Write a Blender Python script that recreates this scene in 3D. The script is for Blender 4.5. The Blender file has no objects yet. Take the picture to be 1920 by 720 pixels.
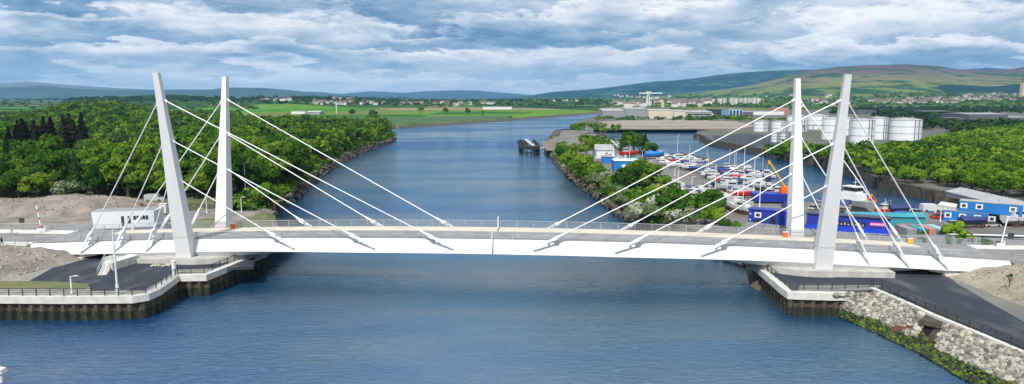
import bpy, math, random
import numpy as np
from mathutils import Vector, Matrix
random.seed(7)
SC = bpy.context.scene
COL = SC.collection
# ------------------------------------------------------------------ camera
F = 1280.0; TH = math.atan(177.6 / F); CT, ST = math.cos(TH), math.sin(TH); H = 35.0
def ray(px, py):
    u, v = px - 960.0, py - 360.0
    return u, F * CT - v * ST, -(F * ST + v * CT)
def G(px, py, z=0.0):                      # photo pixel -> point on the level plane z
    a, b, c = ray(px, py); t = (z - H) / c
    return (a * t, b * t)
def Zat(py, d):                            # height seen at row py at distance d
    a, b, c = ray(960, py); return H + c / b * d
cam = bpy.data.cameras.new('camera'); cam.lens = 24.0; cam.sensor_width = 36.0
cam.clip_start = 0.5; cam.clip_end = 60000
co = bpy.data.objects.new('camera', cam); COL.objects.link(co)
co.location = (0, 0, H); co.rotation_euler = (math.radians(90) - TH, 0, 0)
SC.camera = co
# ------------------------------------------------------------------ tagging helpers
def tag(o, label=None, cat=None, group=None, kind=None):
    if label: o['label'] = label
    if cat: o['category'] = cat
    if group: o['group'] = group
    if kind: o['kind'] = kind
    return o
def empty(name, loc=(0, 0, 0), rz=0.0, label=None, cat=None, group=None):
    o = bpy.data.objects.new(name, None); COL.objects.link(o)
    o.location = loc; o.rotation_euler = (0, 0, rz)
    return tag(o, label, cat, group)
def copy_tree(o, parent=None):
    c = o.copy(); COL.objects.link(c); c.parent = parent
    for ch in list(o.children): copy_tree(ch, c)
    return c
class MB:
    def __init__(s): s.v = []; s.f = []; s.m = []
    def face(s, pts, m=0):
        n = len(s.v); s.v += [tuple(p) for p in pts]; s.f.append(tuple(range(n, n + len(pts)))); s.m.append(m)
    def box(s, x0, x1, y0, y1, z0, z1, m=0, M=None):
        c = [(x0,y0,z0),(x1,y0,z0),(x1,y1,z0),(x0,y1,z0),(x0,y0,z1),(x1,y0,z1),(x1,y1,z1),(x0,y1,z1)]
        if M is not None: c = [tuple(M @ Vector(p)) for p in c]
        n = len(s.v); s.v += c
        for q in ((0,3,2,1),(4,5,6,7),(0,1,5,4),(1,2,6,5),(2,3,7,6),(3,0,4,7)):
            s.f.append(tuple(n + i for i in q)); s.m.append(m)
    def rings(s, rings, m=0, closed=True, caps=True):
        n = len(s.v); k = len(rings[0])
        for r in rings: s.v += [tuple(p) for p in r]
        for i in range(len(rings) - 1):
            for j in range(k if closed else k - 1):
                a = n + i * k + j; b = n + i * k + (j + 1) % k
                s.f.append((a, b, b + k, a + k)); s.m.append(m)
        if caps and closed:
            s.f.append(tuple(n + j for j in range(k))[::-1]); s.m.append(m)
            s.f.append(tuple(n + (len(rings) - 1) * k + j for j in range(k))); s.m.append(m)
    def tube(s, a, b, r0, r1=None, n=6, m=0):
        a = Vector(a); b = Vector(b); r1 = r0 if r1 is None else r1
        d = (b - a).normalized(); up = Vector((0,0,1)) if abs(d.z) < .95 else Vector((1,0,0))
        e = d.cross(up).normalized(); g = e.cross(d)
        R = []
        for p, r in ((a, r0), (b, r1)):
            R.append([p + (e * math.cos(t) + g * math.sin(t)) * r for t in [2*math.pi*i/n for i in range(n)]])
        s.rings(R, m)
    def bar(s, a, b, w, h, m=0):
        a = Vector(a); b = Vector(b); d = (b - a); L = d.length; d.normalize()
        up = Vector((0,0,1)) if abs(d.z) < .95 else Vector((1,0,0))
        e = d.cross(up).normalized(); g = e.cross(d)
        R = []
        for p in (a, b): R.append([p - e*w/2 - g*h/2, p + e*w/2 - g*h/2, p + e*w/2 + g*h/2, p - e*w/2 + g*h/2])
        s.rings(R, m)
    def prism(s, pts, z0, z1, m=0, grow=0.0):           # pts: top outline; bottom ring grown outwards
        P = [Vector((p[0], p[1])) for p in pts]; n = len(P)
        ar = sum(P[i].x * P[(i+1) % n].y - P[(i+1) % n].x * P[i].y for i in range(n))
        if ar < 0: P = P[::-1]
        lo = []
        for i in range(n):
            a = (P[i] - P[i-1]).normalized(); b = (P[(i+1) % n] - P[i]).normalized()
            t = (a + b); t = t.normalized() if t.length > 1e-3 else a
            lo.append(P[i] + Vector((t.y, -t.x)) * grow)
        s.rings([[(q.x, q.y, z0) for q in lo], [(q.x, q.y, z1) for q in P]], m)
    def build(s, name, mats, parent=None, smooth=False):
        me = bpy.data.meshes.new(name); me.from_pydata(s.v, [], s.f)
        mats = mats if isinstance(mats, (list, tuple)) else [mats]
        for q in mats: me.materials.append(q)
        if len(mats) > 1: me.polygons.foreach_set('material_index', s.m)
        if smooth: me.polygons.foreach_set('use_smooth', [True] * len(s.f))
        me.update()
        o = bpy.data.objects.new(name, me); COL.objects.link(o)
        if parent: o.parent = parent
        return o
# ------------------------------------------------------------------ materials
def srgb(r, g, b):
    f = lambda c: (c/255/12.92) if c/255 <= .04045 else ((c/255+.055)/1.055)**2.4
    return (f(r), f(g), f(b), 1)
def nodes(m):
    m.use_nodes = True; nt = m.node_tree; nt.nodes.clear(); return nt
def mat(name, c1, c2=None, scale=1.0, rough=.7, bump=0.0, bscale=None, metal=0.0, stretch=(1,1,1), detail=5, c3=None, lo=.35, hi=.65, world=False, spec=.5, per_object=0.0):
    m = bpy.data.materials.new(name); nt = nodes(m); N = nt.nodes; L = nt.links
    out = N.new('ShaderNodeOutputMaterial'); p = N.new('ShaderNodeBsdfPrincipled'); L.new(p.outputs[0], out.inputs[0])
    p.inputs['Roughness'].default_value = rough; p.inputs['Metallic'].default_value = metal
    p.inputs['Specular IOR Level'].default_value = spec
    c1 = tuple(c1)[:3] + (1,)
    p.inputs['Base Color'].default_value = c1
    if world: tc = N.new('ShaderNodeNewGeometry').outputs['Position']
    else: tc = N.new('ShaderNodeTexCoord').outputs['Object']
    mp = N.new('ShaderNodeMapping'); mp.inputs['Scale'].default_value = stretch; L.new(tc, mp.inputs[0])
    col = None
    if c2 is not None:
        n = N.new('ShaderNodeTexNoise'); n.inputs['Scale'].default_value = scale; n.inputs['Detail'].default_value = detail; n.inputs['Roughness'].default_value = .6
        L.new(mp.outputs[0], n.inputs['Vector'])
        r = N.new('ShaderNodeValToRGB'); L.new(n.outputs[0], r.inputs[0])
        r.color_ramp.elements[0].position = lo; r.color_ramp.elements[1].position = hi
        r.color_ramp.elements[0].color = c1; r.color_ramp.elements[1].color = tuple(c2)[:3] + (1,)
        if c3 is not None:
            e = r.color_ramp.elements.new((lo+hi)/2); e.color = tuple(c3)[:3] + (1,)
        col = r.outputs[0]
    if per_object:
        oi = N.new('ShaderNodeObjectInfo'); h = N.new('ShaderNodeHueSaturation')
        mr = N.new('ShaderNodeMapRange'); mr.inputs[3].default_value = 1 - per_object; mr.inputs[4].default_value = 1 + per_object
        L.new(oi.outputs['Random'], mr.inputs[0]); L.new(mr.outputs[0], h.inputs['Value'])
        if col: L.new(col, h.inputs['Color'])
        else: h.inputs['Color'].default_value = c1
        col = h.outputs[0]
    if col: L.new(col, p.inputs['Base Color'])
    if bump:
        n = N.new('ShaderNodeTexNoise'); n.inputs['Scale'].default_value = bscale or scale * 3; n.inputs['Detail'].default_value = 6
        L.new(mp.outputs[0], n.inputs['Vector'])
        b = N.new('ShaderNodeBump'); b.inputs['Strength'].default_value = 1.0; b.inputs['Distance'].default_value = bump
        L.new(n.outputs[0], b.inputs['Height']); L.new(b.outputs[0], p.inputs['Normal'])
    return m
M = {}
M['white'] = mat('white_paint', (.68,.685,.69), (.56,.57,.58), .5, .5, stretch=(.35,1,.12), lo=.25, hi=.85, detail=8)
M['steel'] = mat('steel', (.36,.38,.40), (.27,.29,.31), 2, .4)
M['cable'] = mat('cable_white', (.78,.79,.80), (.70,.71,.72), 2, .4)
M['dark'] = mat('dark_metal', (.025,.027,.03), (.04,.04,.045), 3, .5)
M['black'] = mat('black_gap', (.012,.012,.014), None, 1, .9)
M['conc'] = mat('concrete', (.46,.45,.42), (.34,.33,.31), .5, .85, .02, 4, stretch=(1,1,.5))
M['conc_d'] = mat('concrete_stained', (.28,.27,.24), (.16,.155,.14), .6, .9, .03, 3, stretch=(1,1,.35))
M['pale'] = mat('pale_concrete', (.60,.59,.56), (.48,.47,.44), .7, .85, .01, 5)
M['asph'] = mat('asphalt', (.013,.019,.032), (.075,.082,.10), .22, .85, .01, 6, detail=12, world=True, stretch=(1,.45,1), lo=.50, hi=.74)
M['asph_l'] = mat('asphalt_worn', (.13,.13,.135), (.20,.195,.19), .12, .9, .01, 6, detail=8, world=True)
M['road'] = mat('road_deck', (.17,.17,.18), (.24,.24,.245), .3, .9, world=True)
M['buff'] = mat('buff_surfacing', (.56,.51,.42), (.47,.43,.36), .4, .9, world=True)
M['line'] = mat('road_line', (.7,.7,.68), (.5,.5,.48), 2, .8)
M['dirt'] = mat('dirt', (.30,.265,.205), (.17,.145,.11), .22, .95, .35, .9, detail=10, c3=(.23,.21,.155), world=True)
M['dirt_g'] = mat('grey_dirt', (.25,.22,.185), (.13,.115,.10), .18, .95, .5, .6, detail=10, c3=(.19,.165,.145), world=True)
M['grass'] = mat('grass', (.07,.10,.03), (.14,.13,.06), .15, .95, .1, 2, world=True)
M['pile'] = mat('sheet_pile', (.10,.075,.05), (.035,.03,.022), .8, .9, .03, 3, stretch=(1,1,.25))
M['weed'] = mat('weed', (.035,.075,.008), (.10,.14,.02), 1.2, .9, .15, 2, world=True)
M['rock'] = mat('rock', (.46,.42,.34), (.28,.25,.20), 1.0, .9, .04, 3, per_object=.2)
M['bank'] = mat('bank_mud', (.055,.05,.035), (.13,.12,.085), .3, .95, .3, 1, world=True)
M['glass'] = mat('window_glass', (.02,.03,.04), None, 1, .15)
M['blue'] = mat('blue_paint', (.012,.035,.33), (.01,.025,.24), .3, .5)
M['sky_blue'] = mat('light_blue_paint', (.012,.17,.50), (.01,.14,.42), .3, .5)
M['teal'] = mat('teal_paint', (.03,.27,.33), (.03,.20,.26), .4, .6)
M['red'] = mat('red_paint', (.50,.015,.02), (.38,.01,.015), .5, .5)
M['orange'] = mat('orange_paint', (.70,.12,.01), None, 1, .5)
M['yellow'] = mat('yellow_paint', (.70,.38,.02), None, 1, .5)
M['navy'] = mat('navy_paint', (.012,.018,.05), None, 1, .4)
M['pink'] = mat('faded_pink', (.45,.20,.17), None, 1, .7)
M['ltblue'] = mat('faded_blue', (.25,.42,.52), None, 1, .7)
M['grey'] = mat('grey_cladding', (.25,.26,.28), (.21,.22,.24), .3, .7)
M['grey_d'] = mat('dark_cladding', (.10,.105,.12), (.07,.075,.09), .1, .7)
M['roof'] = mat('roof_grey', (.34,.35,.36), (.28,.29,.30), .2, .7)
M['cream'] = mat('cream_wall', (.55,.50,.38), (.47,.43,.33), .1, .8)
M['render'] = mat('rendered_wall', (.52,.50,.46), None, 1, .85, per_object=.18)
M['tile'] = mat('roof_tile', (.17,.12,.105), (.12,.09,.08), 1, .9, per_object=.25)
M['brick'] = mat('brick', (.40,.22,.15), (.33,.18,.13), .3, .9)
M['rust'] = mat('rust', (.18,.08,.05), (.10,.045,.03), .6, .9)
M['timber'] = mat('old_timber', (.085,.075,.06), (.03,.027,.022), .5, .95, .1, 2)
M['tank'] = mat('tank_white', (.66,.70,.73), (.56,.60,.64), .12, .5, stretch=(1,1,.2))
M['cover'] = mat('boat_cover', (.02,.04,.15), (.015,.03,.10), 1, .7)
M['bark'] = mat('bark', (.10,.075,.05), (.06,.045,.03), 2, .9)
M['skin_hull'] = mat('white_hull', (.46,.47,.48), None, 1, .4, per_object=.3)
# ------------------------------------------------------------------ foliage material
def leafmat(name, ca, cb, cc, attr=False, trans=.25, sc=.22):
    m = bpy.data.materials.new(name); nt = nodes(m); N = nt.nodes; L = nt.links
    out = N.new('ShaderNodeOutputMaterial')
    geo = N.new('ShaderNodeNewGeometry'); n = N.new('ShaderNodeTexNoise'); n.inputs['Scale'].default_value = sc; n.inputs['Detail'].default_value = 4
    L.new(geo.outputs['Position'], n.inputs['Vector'])
    if attr:
        a = N.new('ShaderNodeAttribute'); a.attribute_name = 'tint'; rnd = a.outputs['Fac']
    else: rnd = N.new('ShaderNodeObjectInfo').outputs['Random']
    mx = N.new('ShaderNodeMath'); mx.operation = 'MULTIPLY_ADD'; mx.inputs[1].default_value = .9
    L.new(n.outputs[0], mx.inputs[0])
    s2 = N.new('ShaderNodeMath'); s2.operation = 'MULTIPLY_ADD'; s2.inputs[1].default_value = .75; s2.inputs[2].default_value = -.32
    L.new(rnd, s2.inputs[0]); L.new(s2.outputs[0], mx.inputs[2])
    # each leaf clump differs a little
    s3 = N.new('ShaderNodeMath'); s3.operation = 'MULTIPLY_ADD'; s3.inputs[1].default_value = .22
    L.new(geo.outputs['Random Per Island'], s3.inputs[0]); L.new(mx.outputs[0], s3.inputs[2])
    r = N.new('ShaderNodeValToRGB'); L.new(s3.outputs[0], r.inputs[0])
    e = r.color_ramp.elements; e[0].position = .15; e[0].color = ca + (1,); e[1].position = .95; e[1].color = cc + (1,)
    x = e.new(.55); x.color = cb + (1,)
    d = N.new('ShaderNodeBsdfDiffuse'); t = N.new('ShaderNodeBsdfTranslucent'); mix = N.new('ShaderNodeMixShader'); mix.inputs[0].default_value = trans
    L.new(r.outputs[0], d.inputs[0]); L.new(r.outputs[0], t.inputs[0]); L.new(d.outputs[0], mix.inputs[1]); L.new(t.outputs[0], mix.inputs[2])
    L.new(mix.outputs[0], out.inputs[0])
    return m
LF = {}
for a in (False, True):
    k = '_m' if a else ''
    LF['broad'+k] = leafmat('foliage_broad'+k, (.014,.050,.008), (.050,.130,.015), (.15,.24,.025), a)
    LF['bright'+k] = leafmat('foliage_bright'+k, (.035,.095,.010), (.085,.185,.016), (.19,.30,.03), a)
    LF['dark'+k] = leafmat('foliage_dark'+k, (.010,.028,.010), (.020,.055,.016), (.045,.095,.02), a)
LF['blossom'] = leafmat('foliage_blossom', (.05,.09,.02), (.14,.19,.09), (.46,.47,.37), False, .15, .5)
LF['chestnut'] = leafmat('foliage_chestnut', (.02,.06,.012), (.07,.13,.03), (.34,.38,.20), False, .2, 1.2)
LF['brown'] = leafmat('foliage_brown', (.008,.010,.008), (.020,.021,.016), (.045,.042,.028), False)
# ------------------------------------------------------------------ crowns
rs = np.random.RandomState(3)
def leaf_quads(P, Nn, size):
    n = len(P); Nn = Nn / (np.linalg.norm(Nn, axis=1, keepdims=True) + 1e-9)
    r = rs.normal(size=(n, 3)); U = np.cross(Nn, r); U /= (np.linalg.norm(U, axis=1, keepdims=True) + 1e-9); V = np.cross(Nn, U)
    s = (size * rs.uniform(.6, 1.3, n))[:, None] * .5
    U = U * s; V = V * s * rs.uniform(.6, 1, n)[:, None]
    q = np.stack([P - U - V, P + U - V, P + U + V, P - U + V], 1)
    return q.reshape(-1, 3)
def crown_points(R, Hc, nclump, nleaf, kind='broad'):
    """leaf centres and normals for one crown, base at z=0, height Hc, radius R"""
    if kind == 'conifer':
        z = rs.beta(1.0, 1.5, nleaf) * Hc; a = rs.uniform(0, 2*np.pi, nleaf)
        tier = .72 + .28 * np.abs(np.sin(z * 2.3 + np.sin(a * 5) * .6))
        r = R * (1 - z / Hc) ** .85 * tier * rs.uniform(.6, 1.05, nleaf)
        P = np.stack([r*np.cos(a), r*np.sin(a), z], 1); Nn = np.stack([np.cos(a), np.sin(a), .9 + 0*a], 1)
        return P, Nn + rs.normal(size=(nleaf, 3)) * .4
    C = []; k = 0
    while len(C) < nclump:
        d = rs.normal(size=3); d /= np.linalg.norm(d)
        if d[2] < -.35: continue
        rr = rs.uniform(.45, .85); C.append((d[0]*R*rr, d[1]*R*rr, Hc*.5 + d[2]*Hc*.5*rr, R * rs.uniform(.26, .46)))
    C = np.array(C); C[0] = (0, 0, Hc*.55, R*.6)
    idx = rs.randint(0, len(C), nleaf); d = rs.normal(size=(nleaf, 3)); d /= np.linalg.norm(d, axis=1, keepdims=True)
    d[:, 2] = np.where(d[:, 2] < -.4, -d[:, 2], d[:, 2])
    c = C[idx]; rad = c[:, 3] * rs.uniform(.75, 1.08, nleaf)
    P = c[:, :3] + d * rad[:, None] * np.array([1, 1, .85])
    return P, d + rs.normal(size=(nleaf, 3)) * .35
def mesh_quads(name, V, mats, tint=None):
    n = len(V) // 4; me = bpy.data.meshes.new(name)
    me.vertices.add(len(V)); me.vertices.foreach_set('co', V.astype(np.float32).ravel())
    me.loops.add(4*n); me.loops.foreach_set('vertex_index', np.arange(4*n, dtype=np.int32))
    me.polygons.add(n); me.polygons.foreach_set('loop_start', np.arange(0, 4*n, 4, dtype=np.int32))
    for m in mats: me.materials.append(m)
    if tint is not None:
        a = me.attributes.new('tint', 'FLOAT', 'POINT'); a.data.foreach_set('value', np.repeat(tint, 4).astype(np.float32))
    me.update(calc_edges=True)
    return me
def make_tree_proto(name, R, Hc, trunk, nclump, nleaf, size, m, kind='broad'):
    root = bpy.data.objects.new(name, None)
    P, Nn = crown_points(R, Hc, nclump, nleaf, kind); P[:, 2] += trunk
    me = mesh_quads('crown', leaf_quads(P, Nn, size), [m])
    c = bpy.data.objects.new('crown', me); c.parent = root
    b = MB(); b.tube((0,0,-.5), (0,0,trunk+Hc*.35), .035*Hc+.1, .1, 7)
    for k in range(4):
        a = k*1.7 + nclump; b.tube((0,0,trunk+Hc*.05*k), (math.cos(a)*R*.55, math.sin(a)*R*.55, trunk+Hc*(.4+.08*k)), .12, .04, 5)
    me2 = bpy.data.meshes.new('trunk'); me2.from_pydata(b.v, [], b.f); me2.materials.append(M['bark'])
    t = bpy.data.objects.new('trunk', me2); t.parent = root
    return root
def plant(proto, x, y, z, s, label, cat, group, rz=None, sz=None):
    r = proto.copy(); COL.objects.link(r)
    for ch in proto.children:
        c = ch.copy(); COL.objects.link(c); c.parent = r
    r.location = (x, y, z); r.rotation_euler = (0, 0, random.uniform(0, 6.28) if rz is None else rz)
    r.scale = (s, s, sz or s * random.uniform(.9, 1.12)); tag(r, label, cat, group)
    return r
def forest_mass(name, pts, m, nl=110, size=1.7, kind='broad', label='', h=(9, 13), ncl=7):
    VV = []; TT = []
    for (x, y, z) in pts:
        R = random.uniform(4.0, 7.6) if h[0] > 5 else random.uniform(3, 5); hc = random.uniform(*h)
        P, Nn = crown_points(R if kind == 'broad' else R*.6, hc, ncl, nl, kind)
        P += np.array([x, y, z + 1.0]); VV.append(leaf_quads(P, Nn, size)); TT.append(np.full(nl, random.random()))
    me = mesh_quads(name, np.concatenate(VV), [m], np.concatenate(TT))
    o = bpy.data.objects.new(name, me); COL.objects.link(o)
    tag(o, label, 'woodland', None, 'stuff'); return o
def inside(p, poly):
    x, y = p[0], p[1]; c = False; n = len(poly)
    for i in range(n):
        x1, y1 = poly[i][:2]; x2, y2 = poly[i-1][:2]
        if (y1 > y) != (y2 > y) and x < (x2-x1)*(y-y1)/(y2-y1)+x1: c = not c
    return c
def edge_dist(p, poly):
    best = 1e9; n = len(poly); P = Vector((p[0], p[1]))
    for i in range(n):
        a = Vector(poly[i-1][:2]); b = Vector(poly[i][:2]); d = b - a
        t = max(0, min(1, (P-a).dot(d)/max(d.length_squared, 1e-6))); best = min(best, (a + d*t - P).length)
    return best
# ------------------------------------------------------------------ light, world
SUN = Vector((-.32, -.95, 0)).normalized(); EL = math.radians(48)
sd = Vector((SUN.x*math.cos(EL), SUN.y*math.cos(EL), math.sin(EL)))
sl = bpy.data.lights.new('sun', 'SUN'); sl.energy = 4.3; sl.angle = math.radians(.5); sl.color = (1, .96, .90)
so = bpy.data.objects.new('sun', sl); COL.objects.link(so); so.rotation_euler = (-sd).to_track_quat('-Z', 'Y').to_euler()
W = bpy.data.worlds.new('World'); SC.world = W; W.use_nodes = True
nt = W.node_tree; nt.nodes.clear(); N = nt.nodes; L = nt.links
wo = N.new('ShaderNodeOutputWorld'); bg = N.new('ShaderNodeBackground'); bg.inputs[1].default_value = .1
sky = N.new('ShaderNodeTexSky'); sky.sky_type = 'NISHITA'; sky.sun_disc = False; sky.sun_elevation = EL
sky.sun_rotation = math.atan2(sd.x, sd.y); sky.altitude = 30; sky.air_density = 1.0; sky.dust_density = .6; sky.ozone_density = 2.5
def mth(op, a=None, b=None, c=None):
    n = N.new('ShaderNodeMath'); n.operation = op
    for i, q in enumerate((a, b, c)):
        if q is None: continue
        if isinstance(q, (int, float)): n.inputs[i].default_value = q
        else: L.new(q, n.inputs[i])
    return n.outputs[0]
tc = N.new('ShaderNodeTexCoord'); sp = N.new('ShaderNodeSeparateXYZ'); L.new(tc.outputs['Generated'], sp.inputs[0])
zc = mth('MAXIMUM', sp.outputs[2], 0.0); den = mth('ADD', zc, .10)
cx = mth('DIVIDE', sp.outputs[0], den); cy = mth('DIVIDE', sp.outputs[1], den)
cb = N.new('ShaderNodeCombineXYZ'); L.new(cx, cb.inputs[0]); L.new(cy, cb.inputs[1])
def noise(vec, scale, detail, rough=.55, off=(0,0,0), st=(1,1,1), dist=0.0):
    mp = N.new('ShaderNodeMapping'); mp.inputs['Location'].default_value = off; mp.inputs['Scale'].default_value = st; L.new(vec, mp.inputs[0])
    n = N.new('ShaderNodeTexNoise'); n.inputs['Scale'].default_value = scale; n.inputs['Detail'].default_value = detail; n.inputs['Roughness'].default_value = rough
    n.inputs['Distortion'].default_value = dist
    L.new(mp.outputs[0], n.inputs['Vector']); return n.outputs[0]
def ramp(val, els, mode='LINEAR'):
    r = N.new('ShaderNodeValToRGB'); L.new(val, r.inputs[0]); r.color_ramp.interpolation = mode
    e = r.color_ramp.elements; e[0].position = els[0][0]; e[0].color = els[0][1]; e[1].position = els[-1][0]; e[1].color = els[-1][1]
    for p, c in els[1:-1]: x = e.new(p); x.color = c
    return r.outputs[0]
g = lambda v: (v, v, v, 1)
def mixc(fac, a, b):
    m = N.new('ShaderNodeMix'); m.data_type = 'RGBA'
    for i, q in ((0, fac), (6, a), (7, b)):
        if isinstance(q, (int, float, tuple)): m.inputs[i].default_value = q
        else: L.new(q, m.inputs[i])
    return m.outputs[2]
def wvec(k):                                   # cloud layer seen in perspective, flattened less near the horizon
    d = mth('ADD', zc, k); c = N.new('ShaderNodeCombineXYZ'); L.new(mth('DIVIDE', sp.outputs[0], d), c.inputs[0]); L.new(mth('DIVIDE', sp.outputs[1], d), c.inputs[1]); return c.outputs[0]
VB = wvec(.09)
hyp = mth('SQRT', mth('ADD', mth('MULTIPLY', sp.outputs[0], sp.outputs[0]), mth('MULTIPLY', sp.outputs[1], sp.outputs[1])))
w_el = mth('MULTIPLY', mth('LOGARITHM', mth('ADD', zc, .055), 2.718), 3.0)
CA = N.new('ShaderNodeCombineXYZ'); cs = mth('DIVIDE', 3.2, mth('MULTIPLY', hyp, mth('ADD', zc, .32)))
L.new(mth('MULTIPLY', sp.outputs[0], cs), CA.inputs[0]); L.new(mth('MULTIPLY', sp.outputs[1], cs), CA.inputs[1]); L.new(w_el, CA.inputs[2]); VA = CA.outputs[0]
def saw(kw, offs, seed, amp, amp2, bs):
    lo = noise(VA, .22*bs, 2, .5, (seed, 1.7, 0), (1, 1, .6)); hi = noise(VA, .95*bs, 12, .64, (seed+3, 4.7, 2), (1, 1, 1.0), .2)
    q = mth('ADD', mth('MULTIPLY_ADD', w_el, kw, offs), mth('ADD', mth('MULTIPLY', lo, amp), mth('MULTIPLY', hi, amp2)))
    f = mth('FRACT', q); return ramp(f, [(0.0, g(.50)), (.06, g(.20)), (.35, g(.26)), (.70, g(.58)), (.90, g(.92)), (1.0, g(.50))])
sA = saw(.62, .25, 5.3, 3.0, 1.9, 1.0); sB = saw(.95, .6, 9.1, 2.6, 2.2, 1.5)
wsel = ramp(noise(VA, .5, 5, .55, (1.1, 8.2, 0), (1, 1, 1.2)), [(.38, g(0)), (.62, g(1))])
sw = mixc(wsel, sA, sB)
fine = noise(VA, 1.1, 10, .62, (4.4, 2.2, 5), (1, 1, 1.3), .3)
d1 = noise(VA, .6, 6, .5, (5.3, 1.2, 0), (1, 1, 1))
band = noise(VA, .30, 3, .5, (2.7, 2.6, 0), (.6, .6, 1.7))
tone = mth('ADD', mth('MULTIPLY', sw, .72), mth('MULTIPLY_ADD', mth('SUBTRACT', fine, .5), 1.0, .13))
tone = mth('ADD', tone, mth('MULTIPLY', mth('SUBTRACT', band, .45), 1.5))
d2 = d1
tone = mth('ADD', tone, mth('MULTIPLY', ramp(sp.outputs[2], [(.13, g(0)), (.28, g(1))]), .38))
hz = ramp(sp.outputs[2], [(0.0, g(1)), (.06, g(0))])
cover = mth('MAXIMUM', ramp(mth('ADD', mth('MULTIPLY', d1, .7), mth('MULTIPLY', d2, .3)), [(.30, g(0)), (.38, g(1))], 'EASE'), ramp(sp.outputs[2], [(0.07, g(1)), (.14, g(0))]))
ccol = ramp(tone, [(.05, srgb(66,106,146)), (.25, srgb(94,131,166)), (.42, srgb(134,162,190)), (.58, srgb(176,192,209)), (.76, srgb(212,219,227)), (1.0, srgb(240,242,244))])
class _O: pass
mixh = _O(); mixh.outputs = {2: mixc(mth('MULTIPLY', hz, .66), ccol, srgb(196,213,232))}
bgc = N.new('ShaderNodeBackground'); L.new(mixh.outputs[2], bgc.inputs[0]); bgc.inputs[1].default_value = 1.03
L.new(sky.outputs[0], bg.inputs[0])
ms = N.new('ShaderNodeMixShader'); L.new(cover, ms.inputs[0]); L.new(bg.outputs[0], ms.inputs[1]); L.new(bgc.outputs[0], ms.inputs[2])
L.new(ms.outputs[0], wo.inputs[0])
SC.view_settings.view_transform = 'Standard'; SC.view_settings.look = 'None'; SC.view_settings.gamma = 1; SC.view_settings.exposure = .20
SC.cycles.use_denoising = True; SC.cycles.max_bounces = 6; SC.cycles.diffuse_bounces = 2; SC.cycles.glossy_bounces = 3
SC.cycles.volume_bounces = 0; SC.cycles.transparent_max_bounces = 8; SC.cycles.caustics_reflective = False; SC.cycles.caustics_refractive = False
# ------------------------------------------------------------------ water
m = bpy.data.materials.new('river_water'); nt = nodes(m); N = nt.nodes; L = nt.links
out = N.new('ShaderNodeOutputMaterial'); p = N.new('ShaderNodeBsdfPrincipled'); L.new(p.outputs[0], out.inputs[0])
nt.nodes.remove(p)
geo = N.new('ShaderNodeNewGeometry').outputs['Position']
wind = noise(geo, .011, 6, .62, (0,0,0), (.30, 1.0, 1), .5)
df = N.new('ShaderNodeBsdfDiffuse'); gl = N.new('ShaderNodeBsdfGlossy'); mxs = N.new('ShaderNodeMixShader')
L.new(ramp(wind, [(.38, (.001,.034,.150,1)), (.5, (.005,.042,.110,1)), (.62, (.022,.052,.066,1))]), df.inputs[0])
gust = noise(geo, .030, 5, .6, (3,9,0), (.45, 1.1, 1), .6); gw = mth('ADD', mth('MULTIPLY', wind, .5), mth('MULTIPLY', gust, .5))
L.new(ramp(gw, [(.40, (.50,.76,1,1)), (.50, (.66,.87,1,1)), (.59, (.94,.98,1,1))]), gl.inputs[0])
L.new(ramp(wind, [(.38, g(.03)), (.62, g(.13))]), gl.inputs['Roughness'])
r1 = noise(geo, 1.25, 5, .70, (0,0,0), (.40, 1.0, 1), 1.2); r2 = noise(geo, .16, 4, .6, (5,2,0), (.14, 1.1, 1), .3)
b1 = N.new('ShaderNodeBump'); b1.inputs['Distance'].default_value = .23; L.new(ramp(gw, [(.40, g(1)), (.60, g(.6))]), b1.inputs['Strength']); L.new(r1, b1.inputs['Height'])
b2 = N.new('ShaderNodeBump'); b2.inputs['Distance'].default_value = .09; b2.inputs['Strength'].default_value = .7; L.new(r2, b2.inputs['Height']); L.new(b1.outputs[0], b2.inputs['Normal'])
fr = N.new('ShaderNodeFresnel'); fr.inputs[0].default_value = 3.6
for q in (gl.inputs['Normal'], df.inputs['Normal'], fr.inputs['Normal']): L.new(b2.outputs[0], q)
L.new(fr.outputs[0], mxs.inputs[0]); L.new(df.outputs[0], mxs.inputs[1]); L.new(gl.outputs[0], mxs.inputs[2]); L.new(mxs.outputs[0], out.inputs[0])
M['water'] = m
b = MB(); b.face([(-9000,-400,0),(9000,-400,0),(9000,16000,0),(-9000,16000,0)])
b.build('water', m); tag(bpy.data.objects['water'], kind='structure')
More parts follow.
